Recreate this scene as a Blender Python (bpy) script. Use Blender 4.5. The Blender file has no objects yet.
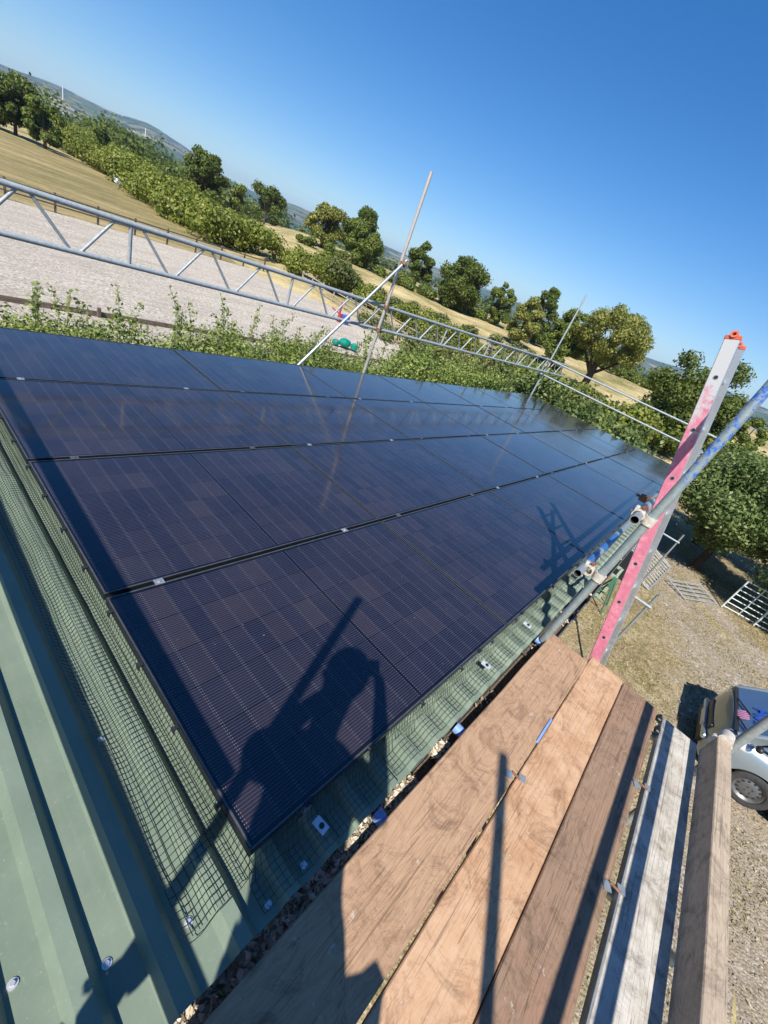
import bpy, math, random
import numpy as np
from mathutils import Vector, Matrix, noise as mnoise
random.seed(7)
PI = math.pi
scene = bpy.context.scene
col = scene.collection

# ------------------------------------------------------------------ camera
F = 412.24
RX = Vector((0.6424305919130491, -0.6800654181967827, 0.35326189))   # right, down, forward in world axes
RY = Vector((-0.16495733360332582, -0.5728805890173756, -0.8028679273813258))
RZ = Vector((0.7483795892935699, 0.4575137786995491, -0.48021779395950065))
CAM = Vector((-0.47199612, -0.23208286, 1.47656646))
cd = bpy.data.cameras.new('camera')
cam = bpy.data.objects.new('camera', cd)
col.objects.link(cam)
cam.matrix_world = Matrix(((RX.x, -RY.x, -RZ.x, CAM.x), (RX.y, -RY.y, -RZ.y, CAM.y), (RX.z, -RY.z, -RZ.z, CAM.z), (0, 0, 0, 1)))
cd.sensor_fit = 'VERTICAL'
cd.sensor_height = 36
cd.lens = F / 1024 * 36
cd.clip_start = 0.02
cd.clip_end = 30000
scene.camera = cam

def ray(px, py):
    d = RX * ((px - 384) / F) + RY * ((py - 512) / F) + RZ
    return d.normalized()
GZ = -3.5
def G(px, py, z=GZ):                       # ground point seen at a pixel
    d = ray(px, py)
    return CAM + d * ((z - CAM.z) / d.z)
def D(px, py, dist):                       # point at a horizontal distance
    d = ray(px, py)
    return CAM + d * (dist / math.hypot(d.x, d.y))

# roof plane: u along the eave, v up the slope, n normal
VW = Vector((0, 0.99974225, -0.022703)).normalized() * 1.0
VW = Vector((0, 0.99974, -0.0227))
NW = Vector((0, 0.0227, 0.99974))
PW, PH = 1.75, 1.13235
def PL(u, v, n=0.0):
    return Vector((u, 0, 0)) + VW * v + NW * n

# ------------------------------------------------------------------ mesh helpers
class MB:
    def __init__(s):
        s.v = []; s.f = []; s.m = []
    def add(s, vs, fs, mi=0):
        o = len(s.v)
        s.v += [tuple(p) for p in vs]
        s.f += [tuple(i + o for i in f) for f in fs]
        s.m += [mi] * len(fs)
        return s
    def box(s, c, size, R=None, mi=0, ch=0.0):
        hx, hy, hz = size[0] / 2, size[1] / 2, size[2] / 2
        c = Vector(c)
        R = R or Matrix.Identity(3)
        if ch <= 0:
            vs = [c + R @ Vector((x * hx, y * hy, z * hz)) for z in (-1, 1) for y in (-1, 1) for x in (-1, 1)]
            return s.add(vs, [(0, 2, 3, 1), (4, 5, 7, 6), (0, 1, 5, 4), (2, 6, 7, 3), (0, 4, 6, 2), (1, 3, 7, 5)], mi)
        # chamfered box: 24 vertices
        k = ch
        vs = []
        idx = {}
        for sx in (-1, 1):
            for sy in (-1, 1):
                for sz in (-1, 1):
                    for ax in range(3):
                        p = [sx * (hx - k), sy * (hy - k), sz * (hz - k)]
                        p[ax] = (sx, sy, sz)[ax] * (hx, hy, hz)[ax]
                        idx[(sx, sy, sz, ax)] = len(vs)
                        vs.append(c + R @ Vector(p))
        fs = []
        for ax in range(3):
            o1, o2 = [a for a in range(3) if a != ax]
            for sg in (-1, 1):
                q = []
                for a, b in ((-1, -1), (1, -1), (1, 1), (-1, 1)):
                    t = [0, 0, 0]; t[ax] = sg; t[o1] = a; t[o2] = b
                    q.append(idx[(t[0], t[1], t[2], ax)])
                fs.append(tuple(q))
        for ax in range(3):       # edges along axis ax
            o1, o2 = [a for a in range(3) if a != ax]
            for a in (-1, 1):
                for b in (-1, 1):
                    t0 = [0, 0, 0]; t0[ax] = -1; t0[o1] = a; t0[o2] = b
                    t1 = list(t0); t1[ax] = 1
                    fs.append((idx[(*t0, o1)], idx[(*t1, o1)], idx[(*t1, o2)], idx[(*t0, o2)]))
        for sx in (-1, 1):
            for sy in (-1, 1):
                for sz in (-1, 1):
                    fs.append(tuple(idx[(sx, sy, sz, a)] for a in range(3)))
        return s.add(vs, fs, mi)
    def tube(s, p0, p1, r, seg=14, r2=None, hollow=True, mi=0, wall=0.004, mi_in=None):
        p0 = Vector(p0); p1 = Vector(p1)
        d = (p1 - p0).normalized()
        a = d.orthogonal().normalized(); b = d.cross(a)
        r2 = r if r2 is None else r2
        mi_in = mi if mi_in is None else mi_in
        def ring(p, rr):
            return [p + (a * math.cos(t * 2 * PI / seg) + b * math.sin(t * 2 * PI / seg)) * rr for t in range(seg)]
        if hollow:
            vs = ring(p0, r) + ring(p1, r2) + ring(p0, r - wall) + ring(p1, r2 - wall)
            fs = []
            for i in range(seg):
                j = (i + 1) % seg
                fs.append((i, j, seg + j, seg + i))
                fs.append((i, 2 * seg + i, 2 * seg + j, j))
                fs.append((seg + i, seg + j, 3 * seg + j, 3 * seg + i))
            s.add(vs, fs, mi)
            o = len(s.v)
            vs2 = ring(p0, r - wall) + ring(p1, r2 - wall)
            s.add(vs2, [(i, seg + i, seg + (i + 1) % seg, (i + 1) % seg) for i in range(seg)], mi_in)
        else:
            vs = ring(p0, r) + ring(p1, r2)
            fs = [(i, (i + 1) % seg, seg + (i + 1) % seg, seg + i) for i in range(seg)]
            fs += [tuple(reversed(range(seg))), tuple(range(seg, 2 * seg))]
            s.add(vs, fs, mi)
        return s
    def path(s, pts, rs, seg=8, mi=0):       # smooth tapered limb through points
        pts = [Vector(p) for p in pts]
        rings = []
        pa = None
        for i, p in enumerate(pts):
            d = (pts[min(i + 1, len(pts) - 1)] - pts[max(i - 1, 0)]).normalized()
            if pa is None: a = d.orthogonal().normalized()
            else:
                a = (pa - d * pa.dot(d)).normalized()
            pa = a; b = d.cross(a)
            rings.append([p + (a * math.cos(t * 2 * PI / seg) + b * math.sin(t * 2 * PI / seg)) * rs[i] for t in range(seg)])
        vs = [q for r in rings for q in r]; fs = []
        for k in range(len(pts) - 1):
            for i in range(seg):
                j = (i + 1) % seg
                fs.append((k * seg + i, k * seg + j, (k + 1) * seg + j, (k + 1) * seg + i))
        fs.append(tuple(reversed(range(seg)))); n = (len(pts) - 1) * seg
        fs.append(tuple(range(n, n + seg)))
        return s.add(vs, fs, mi)
    def ball(s, c, r, seg=10, rg=7, mi=0, R=None):
        if not hasattr(r, '__len__'): r = (r, r, r)
        R = R or Matrix.Identity(3); c = Vector(c)
        vs = [c + R @ Vector((0, 0, -r[2]))]
        for i in range(1, rg):
            th = -PI / 2 + PI * i / rg
            for j in range(seg):
                ph = 2 * PI * j / seg
                vs.append(c + R @ Vector((r[0] * math.cos(th) * math.cos(ph), r[1] * math.cos(th) * math.sin(ph), r[2] * math.sin(th))))
        vs.append(c + R @ Vector((0, 0, r[2])))
        fs = [(0, 1 + (j + 1) % seg, 1 + j) for j in range(seg)]
        for i in range(rg - 2):
            for j in range(seg):
                a = 1 + i * seg + j; b = 1 + i * seg + (j + 1) % seg
                fs.append((a, b, b + seg, a + seg))
        e = len(vs) - 1; o = 1 + (rg - 2) * seg
        fs += [(e, o + j, o + (j + 1) % seg) for j in range(seg)]
        return s.add(vs, fs, mi)
    def prism(s, poly, z0, z1, mi=0):
        n = len(poly)
        vs = [(p[0], p[1], z0) for p in poly] + [(p[0], p[1], z1) for p in poly]
        fs = [tuple(reversed(range(n))), tuple(range(n, 2 * n))]
        fs += [(i, (i + 1) % n, n + (i + 1) % n, n + i) for i in range(n)]
        return s.add(vs, fs, mi)

def obj(name, mb, mats, parent=None, smooth=False, bevel=0, kind=None):
    me = bpy.data.meshes.new(name)
    off = ABS(parent) if parent is not None else Vector((0, 0, 0))
    vs = [(v[0] - off.x, v[1] - off.y, v[2] - off.z) for v in mb.v]
    me.from_pydata(vs, [], mb.f)
    if not isinstance(mats, (list, tuple)): mats = [mats]
    for m in mats: me.materials.append(m)
    if any(mb.m): me.polygons.foreach_set('material_index', mb.m)
    if smooth:
        me.polygons.foreach_set('use_smooth', [True] * len(me.polygons))
        if smooth != 'all': me.set_sharp_from_angle(angle=math.radians(40))
    me.update()
    o = bpy.data.objects.new(name, me)
    col.objects.link(o)
    if parent is not None: o.parent = parent
    if kind: o['kind'] = kind
    if bevel:
        b = o.modifiers.new('bevel', 'BEVEL'); b.width = bevel; b.segments = 2; b.limit_method = 'ANGLE'
    return o
def ABS(o):
    p = Vector((0, 0, 0))
    while o is not None:
        p = p + o.location; o = o.parent
    return p
def thing(name, label, cat, loc=(0, 0, 0), group=None):
    o = bpy.data.objects.new(name, None); col.objects.link(o)
    o.empty_display_size = 0.1
    o.location = loc; o['label'] = label; o['category'] = cat
    if group: o['group'] = group
    return o
def tag(o, label, cat, group=None, kind=None):
    o['label'] = label; o['category'] = cat
    if group: o['group'] = group
    if kind: o['kind'] = kind
    return o
def kids(o): return [c for c in bpy.data.objects if c.parent == o]
def dup(o, loc, label=None, parent=None, ch=None):
    c = o.copy(); col.objects.link(c); c.parent = parent
    if loc is not None: c.location = loc
    if label: c['label'] = label
    for k in (ch if ch is not None else list(o.children)):
        dup(k, None, parent=c)
    return c
def struct(o): o['kind'] = 'structure'; return o

# ------------------------------------------------------------------ materials
def nt(name):
    m = bpy.data.materials.new(name); m.use_nodes = True
    t = m.node_tree; b = t.nodes['Principled BSDF']
    return m, t, b
class N:
    def __init__(s, t): s.t = t
    def n(s, typ, **k):
        nd = s.t.nodes.new(typ)
        for a, v in k.items():
            if a.startswith('i_'):
                key = a[2:]; key = int(key) if key.isdigit() else key.replace('_', ' ')
                s.put(nd.inputs[key], v)
            else: setattr(nd, a, v)
        return nd
    def put(s, sock, v):
        if isinstance(v, bpy.types.NodeSocket): s.t.links.new(v, sock)
        else: sock.default_value = v
    def math(s, op, a, b=0.0, c=None, clamp=False):
        nd = s.t.nodes.new('ShaderNodeMath'); nd.operation = op; nd.use_clamp = clamp
        s.put(nd.inputs[0], a); s.put(nd.inputs[1], b)
        if c is not None: s.put(nd.inputs[2], c)
        return nd.outputs[0]
    def ramp(s, fac, stops, interp='LINEAR'):
        nd = s.t.nodes.new('ShaderNodeValToRGB'); s.put(nd.inputs[0], fac)
        cr = nd.color_ramp; cr.interpolation = interp
        while len(cr.elements) < len(stops): cr.elements.new(0.5)
        for e, (p, c) in zip(cr.elements, stops):
            e.position = p; e.color = (*c, 1) if len(c) == 3 else c
        return nd.outputs[0]
    def mix(s, fac, a, b, mode='MIX'):
        nd = s.t.nodes.new('ShaderNodeMix'); nd.data_type = 'RGBA'; nd.blend_type = mode
        s.put(nd.inputs[0], fac)
        for sk, v in ((nd.inputs[6], a), (nd.inputs[7], b)):
            s.put(sk, v if isinstance(v, bpy.types.NodeSocket) else (*v, 1) if len(v) == 3 else v)
        return nd.outputs[2]
    def noise(s, vec, scale, detail=4, rough=0.55, dist=0.0):
        nd = s.t.nodes.new('ShaderNodeTexNoise')
        if vec is not None: s.put(nd.inputs['Vector'], vec)
        nd.inputs['Scale'].default_value = scale; nd.inputs['Detail'].default_value = detail
        nd.inputs['Roughness'].default_value = rough; nd.inputs['Distortion'].default_value = dist
        return nd.outputs['Fac']
    def coord(s, which='Object', scale=None, loc=None):
        tc = s.t.nodes.new('ShaderNodeTexCoord').outputs[which]
        if scale is None and loc is None: return tc
        mp = s.t.nodes.new('ShaderNodeMapping'); s.put(mp.inputs[0], tc)
        if scale: mp.inputs['Scale'].default_value = scale
        if loc: mp.inputs['Location'].default_value = loc
        return mp.outputs[0]
    def wpos(s): return s.t.nodes.new('ShaderNodeNewGeometry').outputs['Position']
    def sep(s, v):
        nd = s.t.nodes.new('ShaderNodeSeparateXYZ'); s.put(nd.inputs[0], v); return nd.outputs
    def bump(s, b, h, strength=0.3, dist=0.01):
        nd = s.t.nodes.new('ShaderNodeBump'); nd.inputs['Strength'].default_value = strength
        nd.inputs['Distance'].default_value = dist; s.put(nd.inputs['Height'], h)
        s.t.links.new(nd.outputs[0], b.inputs['Normal'])

def simple(name, c, rough=0.5, metal=0.0, var=0.15, scale=20, bump=0.0, spec=0.5):
    m, t, b = nt(name); n = N(t)
    f = n.noise(n.wpos(), scale, 5, 0.6)
    c2 = tuple(x * (1 - var) for x in c); c1 = tuple(min(1, x * (1 + var)) for x in c)
    t.links.new(n.ramp(f, [(0.3, c2), (0.7, c1)]), b.inputs['Base Color'])
    b.inputs['Roughness'].default_value = rough; b.inputs['Metallic'].default_value = metal
    b.inputs['Specular IOR Level'].default_value = spec
    if bump: n.bump(b, f, bump, 0.01)
    return m

def mat_galv(name, c=(0.42, 0.45, 0.45), rough=0.42, metal=0.6, paint=None, z0=0, z1=0, rust=0.25):
    m, t, b = nt(name); n = N(t)
    P = n.wpos()
    f = n.noise(P, 35, 6, 0.7); g = n.noise(P, 6, 4, 0.6)
    cc = n.ramp(f, [(0.25, tuple(x * 0.62 for x in c)), (0.55, c), (0.8, tuple(min(1, x * 1.25) for x in c))])
    st = n.ramp(g, [(0.58, (0, 0, 0)), (0.72, (1, 1, 1))])
    cc = n.mix(n.math('MULTIPLY', st, rust), cc, (0.16, 0.11, 0.075))
    if paint:
        z = n.sep(P)[2]
        fn = n.math('MULTIPLY', n.math('SUBTRACT', n.noise(P, 9, 5, 0.7), 0.5), 0.9)
        zz = n.math('ADD', z, n.math('MULTIPLY', fn, 0.45))
        k1 = n.math('MULTIPLY', n.math('SUBTRACT', zz, z0), 14, clamp=True)
        k2 = n.math('MULTIPLY', n.math('SUBTRACT', z1, zz), 14, clamp=True)
        k = n.math('MULTIPLY', k1, k2)
        k = n.math('MULTIPLY', k, n.ramp(n.noise(P, 28, 5, 0.75), [(0.47, (0.0, 0.0, 0.0)), (0.56, (0.95, 0.95, 0.95))]))
        cc = n.mix(k, cc, paint)
        t.links.new(n.math('MULTIPLY', n.math('SUBTRACT', 1.0, k), metal), b.inputs['Metallic'])
    else: b.inputs['Metallic'].default_value = metal
    cc = n.mix(n.ramp(n.noise(P, 48, 3, .6), [(0.66, (0, 0, 0)), (0.7, (0.7,) * 3)]), cc, (0.55, 0.53, 0.48))
    t.links.new(cc, b.inputs['Base Color'])
    t.links.new(n.ramp(f, [(0.3, (rough + .15,) * 3), (0.7, (rough - .1,) * 3)]), b.inputs['Roughness'])
    n.bump(b, f, 0.12, 0.002)
    return m

def mat_wood(name, light, dark, grain=1.0, stain=(0.1, 0.07, 0.05), stain_amt=0.5, bleach=None, seed=0.0, rough=0.75, face='z'):
    m, t, b = nt(name); n = N(t)
    oc = n.coord('Object', loc=(seed, seed * 0.37, seed * .11))
    mp = n.n('ShaderNodeMapping', i_0=oc); mp.inputs['Scale'].default_value = (1.0, 6, 6) 
    w = n.noise(mp.outputs[0], 2.2, 3, 0.5, 0.6)
    rings = n.math('FRACT', n.math('MULTIPLY', w, 13.0 * grain))
    rings = n.math('ABSOLUTE', n.math('SUBTRACT', rings, 0.5))
    fine = n.noise(n.n('ShaderNodeMapping', i_0=oc, i_3=(3, 130, 130)).outputs[0], 1.6, 5, 0.7)
    base = n.ramp(n.math('ADD', n.math('MULTIPLY', rings, 0.75), n.math('MULTIPLY', fine, 0.62)), [(0.05, dark), (0.42, tuple(a * .6 + c * .4 for a, c in zip(light, dark))), (0.95, light)])
    # knots
    vo = n.n('ShaderNodeTexVoronoi', i_0=n.n('ShaderNodeMapping', i_0=oc, i_3=(1.6, 5.5, 1)).outputs[0])
    vo.inputs['Scale'].default_value = 1.0
    kn = n.ramp(vo.outputs['Distance'], [(0.05, (1, 1, 1)), (0.09, (0, 0, 0))])
    base = n.mix(n.math('MULTIPLY', kn, 0.6), base, tuple(x * 0.4 for x in dark))
    big = n.noise(oc, 2.6, 6, 0.7); big2 = n.noise(oc, 9.0, 5, 0.7)
    base = n.mix(n.math('MULTIPLY', n.ramp(big, [(0.48, (0, 0, 0)), (0.7, (1, 1, 1))]), stain_amt), base, stain)
    if bleach:
        base = n.mix(n.ramp(big2, [(0.35, (0, 0, 0)), (0.65, (0.85, 0.85, 0.85))]), base, bleach)
    sp = n.noise(oc, 60, 4, 0.7)
    base = n.mix(n.ramp(sp, [(0.66, (0, 0, 0)), (0.72, (0.55, 0.55, 0.55))]), base, tuple(x * 0.35 for x in dark))
    # scuffs, mortar splashes and boot dirt
    w_c = n.wpos()
    base = n.mix(n.ramp(n.noise(w_c, 5.5, 7, 0.8, 1.5), [(0.5, (0, 0, 0)), (0.64, (0.6,) * 3)]), base, tuple(x * 0.5 for x in dark))
    base = n.mix(n.ramp(n.noise(w_c, 22, 4, 0.75), [(0.655, (0, 0, 0)), (0.7, (0.55,) * 3)]), base, (0.5, 0.47, 0.42))
    base = n.mix(n.ramp(n.noise(w_c, 15, 5, 0.8, 3), [(0.6, (0, 0, 0)), (0.68, (0.5,) * 3)]), base, tuple(min(1, x * 1.25) for x in light))
    # long drying checks
    ck = n.noise(n.n('ShaderNodeMapping', i_0=oc, i_3=(0.55, 34, 34)).outputs[0], 1.3, 2, 0.5)
    ckm = n.math('LESS_THAN', n.math('ABSOLUTE', n.math('SUBTRACT', ck, 0.5)), 0.006)
    base = n.mix(n.math('MULTIPLY', ckm, 0.45), base, tuple(x * 0.25 for x in dark))
    t.links.new(base, b.inputs['Base Color'])
    b.inputs['Roughness'].default_value = rough
    b.inputs['Specular IOR Level'].default_value = 0.25
    hh = n.math('ADD', n.math('MULTIPLY', rings, 0.4), n.math('SUBTRACT', n.math('MULTIPLY', fine, 1.0), n.math('MULTIPLY', ckm, 1.5)))
    n.bump(b, hh, 0.45, 0.003)
    return m

def mat_leaf(name, dark, mid, light, rough=0.5, transl=0.35, tint=None):
    m, t, b = nt(name); n = N(t)
    at = n.n('ShaderNodeAttribute', attribute_name='rnd')
    big = n.noise(n.wpos(), 0.45, 3, 0.6)
    f = n.math('ADD', n.math('MULTIPLY', at.outputs['Fac'], 0.7), n.math('MULTIPLY', n.math('SUBTRACT', big, 0.35), 0.9))
    stops = [(0.05, dark), (0.45, mid), (0.85, light)]
    if tint: stops.append((1.0, tint))
    c = n.ramp(f, stops)
    t.links.new(c, b.inputs['Base Color'])
    b.inputs['Roughness'].default_value = rough
    b.inputs['Specular IOR Level'].default_value = 0.3
    tr = n.n('ShaderNodeBsdfTranslucent', i_0=n.mix(0.5, c, (0.12, 0.2, 0.02)))
    mx = n.n('ShaderNodeMixShader', i_0=transl); t.links.new(b.outputs[0], mx.inputs[1]); t.links.new(tr.outputs[0], mx.inputs[2])
    t.links.new(mx.outputs[0], t.nodes['Material Output'].inputs[0])
    return m

M = {}
M['galv'] = mat_galv('galvanised_steel', (0.4, 0.44, 0.44))
M['galv_far'] = mat_galv('weathered_galvanised_steel', (0.36, 0.40, 0.42), rough=0.6, metal=0.3, rust=0.15)
M['galv_blue'] = mat_galv('blue_painted_tube', (0.36, 0.43, 0.42), paint=(0.015, 0.12, 0.5), z0=1.1, z1=3, metal=.55)
M['bluetube'] = simple('blue_sleeve_paint', (0.03, 0.12, 0.33), 0.4, var=.25, scale=9)
M['rusty'] = simple('rusty_steel', (0.22, 0.11, 0.06), 0.8, 0.3, 0.5, 60)
M['cream_steel'] = simple('pale_painted_steel', (0.55, 0.5, 0.42), 0.6, 0.2, 0.25, 50)
M['pale_galv'] = simple('pale_galvanised_gate', (0.62, 0.68, 0.66), 0.45, 0.15)
M['dark'] = simple('dark_plastic', (0.015, 0.016, 0.018), 0.5)
M['black_inner'] = simple('tube_bore', (0.02, 0.02, 0.02), 0.9)
M['alu'] = mat_galv('worn_aluminium', (0.55, 0.57, 0.58), rough=0.38, metal=0.75, rust=0.12)
M['orange'] = simple('orange_plastic', (0.55, 0.11, 0.05), 0.45)
M['bluecap'] = simple('blue_plastic_cap', (0.2, 0.33, 0.66), 0.4)
M['tag_metal'] = simple('pale_galvanised_plate', (0.6, 0.62, 0.66), 0.4, 0.3)
M['screw'] = simple('bright_screw_head', (0.7, 0.7, 0.7), 0.35, 0.6)

def mat_pink():
    m, t, b = nt('pink_painted_aluminium'); n = N(t)
    P = n.wpos(); z = n.sep(P)[2]
    zz = n.math('ADD', z, n.math('MULTIPLY', n.math('SUBTRACT', n.noise(P, 18, 7, 0.8), 0.5), 1.5))
    k = n.math('MULTIPLY', n.math('SUBTRACT', 1.55, zz), 5, clamp=True)
    pk = n.ramp(n.noise(P, 22, 5, 0.7), [(0.3, (0.5, 0.13, 0.2)), (0.55, (0.62, 0.2, 0.27)), (0.8, (0.7, 0.42, 0.45))])
    c = n.mix(k, (0.5, 0.5, 0.5), pk)
    c = n.mix(n.ramp(n.noise(P, 90, 3, 0.6), [(0.66, (0, 0, 0)), (0.72, (0.8, 0.8, 0.8))]), c, (0.5, 0.48, 0.46))
    t.links.new(c, b.inputs['Base Color']); b.inputs['Roughness'].default_value = 0.5; b.inputs['Metallic'].default_value = 0.1
    return m
M['pink'] = mat_pink()

def mat_roof():
    m, t, b = nt('green_coated_steel'); n = N(t)
    P = n.wpos()
    f = n.noise(P, 3.5, 6, 0.65); g = n.noise(P, 40, 4, 0.7)
    c = n.ramp(f, [(0.3, (0.135, 0.178, 0.13)), (0.7, (0.18, 0.226, 0.168))])
    c = n.mix(n.ramp(g, [(0.6, (0, 0, 0)), (0.8, (0.45,) * 3)]), c, (0.24, 0.28, 0.22))
    sc = n.noise(n.n('ShaderNodeMapping', i_0=P, i_3=(30, 6, 6)).outputs[0], 3, 3, 0.6, 2)
    c = n.mix(n.ramp(sc, [(0.68, (0, 0, 0)), (0.74, (0.3,) * 3)]), c, (0.36, 0.41, 0.35))
    c = n.mix(n.ramp(n.noise(P, 120, 3, 0.6), [(0.7, (0, 0, 0)), (0.74, (0.6,) * 3)]), c, (0.42, 0.43, 0.36))
    c = n.mix(n.ramp(n.noise(n.n('ShaderNodeMapping', i_0=P, i_3=(26, 1.3, 1)).outputs[0], 1, 5, 0.7), [(0.5, (0, 0, 0)), (0.72, (0.45,) * 3)]), c, (0.2, 0.23, 0.17))
    c = n.mix(n.ramp(n.noise(P, 17, 6, 0.85, 4), [(0.63, (0, 0, 0)), (0.66, (0.5,) * 3), (0.69, (0, 0, 0))]), c, (0.45, 0.5, 0.42))
    t.links.new(c, b.inputs['Base Color'])
    t.links.new(n.ramp(f, [(0.3, (0.42,) * 3), (0.7, (0.58,) * 3)]), b.inputs['Roughness'])
    b.inputs['Specular IOR Level'].default_value = 0.4
    n.bump(b, g, 0.06, 0.002)
    return m
M['roof'] = mat_roof()

def mat_glass():
    """dark half-cut cells: 18 columns of cells along x, 6 along y, ribbon dots in the gaps"""
    m, t, b = nt('solar_cell_glass'); n = N(t)
    o = n.sep(n.coord('Object')); x, y = o[0], o[1]
    W, Hh = 1.742, 1.112
    cw = (W - 0.06) / 18; chh = (Hh - 0.04) / 6
    xx = n.math('SUBTRACT', x, 0.024); mid = W / 2
    right = n.math('GREATER_THAN', x, mid)
    xx = n.math('SUBTRACT', xx, n.math('MULTIPLY', right, 0.012))
    cx = n.math('DIVIDE', xx, cw); cy = n.math('DIVIDE', n.math('SUBTRACT', y, 0.02), chh)
    fx = n.math('FRACT', cx); fy = n.math('FRACT', cy)
    ix = n.math('FLOOR', cx); iy = n.math('FLOOR', cy)
    cid = n.n('ShaderNodeCombineXYZ', i_0=ix, i_1=iy)
    oi = n.n('ShaderNodeObjectInfo')
    t.links.new(n.math('MULTIPLY', oi.outputs['Random'], 50), cid.inputs[2])
    wn = n.n('ShaderNodeTexWhiteNoise', noise_dimensions='3D', i_0=cid.outputs[0])
    cell = n.ramp(wn.outputs['Value'], [(0.0, (0.008, 0.008, 0.018)), (0.4, (0.0115, 0.0105, 0.0215)), (0.8, (0.017, 0.014, 0.024)), (1.0, (0.024, 0.0185, 0.026))])
    # busbars along x every 1/16 of a cell height
    bb = n.math('FRACT', n.math('MULTIPLY', fy, 16.0))
    bbd = n.math('ABSOLUTE', n.math('SUBTRACT', bb, 0.5))
    bar = n.math('LESS_THAN', bbd, 0.10)
    c = n.mix(n.math('MULTIPLY', bar, 0.5), cell, (0.095, 0.088, 0.10))
    # gap between half cells (x borders): ribbon dashes brighter
    gx = n.math('MINIMUM', fx, n.math('SUBTRACT', 1.0, fx))
    gap = n.math('LESS_THAN', gx, 0.012)
    dash_zone = n.math('MULTIPLY', n.math('LESS_THAN', gx, 0.05), n.math('GREATER_THAN', gx, 0.02))
    dash = n.math('MULTIPLY', dash_zone, n.math('LESS_THAN', bbd, 0.2))
    c = n.mix(n.math('MULTIPLY', dash, 0.5), c, (0.2, 0.19, 0.2))
    c = n.mix(gap, c, (0.006, 0.006, 0.01))
    gy = n.math('MINIMUM', fy, n.math('SUBTRACT', 1.0, fy))
    c = n.mix(n.math('LESS_THAN', gy, 0.016), c, (0.004, 0.004, 0.008))
    # centre strip and borders
    cs = n.math('LESS_THAN', n.math('ABSOLUTE', n.math('SUBTRACT', x, mid)), 0.006)
    c = n.mix(cs, c, (0.003, 0.003, 0.004))
    bd = n.math('MINIMUM', n.math('MINIMUM', n.math('SUBTRACT', x, 0), n.math('SUBTRACT', W, x)), n.math('MINIMUM', y, n.math('SUBTRACT', Hh, y)))
    c = n.mix(n.math('LESS_THAN', bd, 0.019), c, (0.003, 0.003, 0.005))
    # thin dust film
    P = n.wpos()
    du = n.ramp(n.noise(P, 2.2, 6, 0.7), [(0.4, (0, 0, 0)), (0.8, (0.05,) * 3)])
    c = n.mix(du, c, (0.25, 0.22, 0.2))
    sp = n.ramp(n.noise(P, 75, 2, 0.5), [(0.775, (0, 0, 0)), (0.79, (0.6,) * 3)])
    c = n.mix(sp, c, (0.4, 0.4, 0.38))
    t.links.new(c, b.inputs['Base Color'])
    r = n.ramp(n.noise(P, 5, 5, 0.7), [(0.3, (0.07,) * 3), (0.75, (0.15,) * 3)])
    t.links.new(r, b.inputs['Roughness'])
    b.inputs['IOR'].default_value = 1.72
    b.inputs['Specular IOR Level'].default_value = 0.5
    n.bump(b, n.noise(P, 1.8, 2, 0.5), 0.05, 0.01)
    return m
M['glass_pv'] = mat_glass()
M['frame'] = simple('black_anodised_frame', (0.03, 0.033, 0.04), 0.35, 0.5, 0.2, 30)
M['frame_edge'] = simple('worn_frame_edge', (0.12, 0.125, 0.13), 0.4, 0.5, 0.2, 30)
M['mesh_wire'] = simple('dark_green_mesh_wire', (0.02, 0.028, 0.024), 0.5, 0.2)
M['railalu'] = simple('mill_aluminium', (0.5, 0.5, 0.52), 0.35, 0.7)

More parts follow.
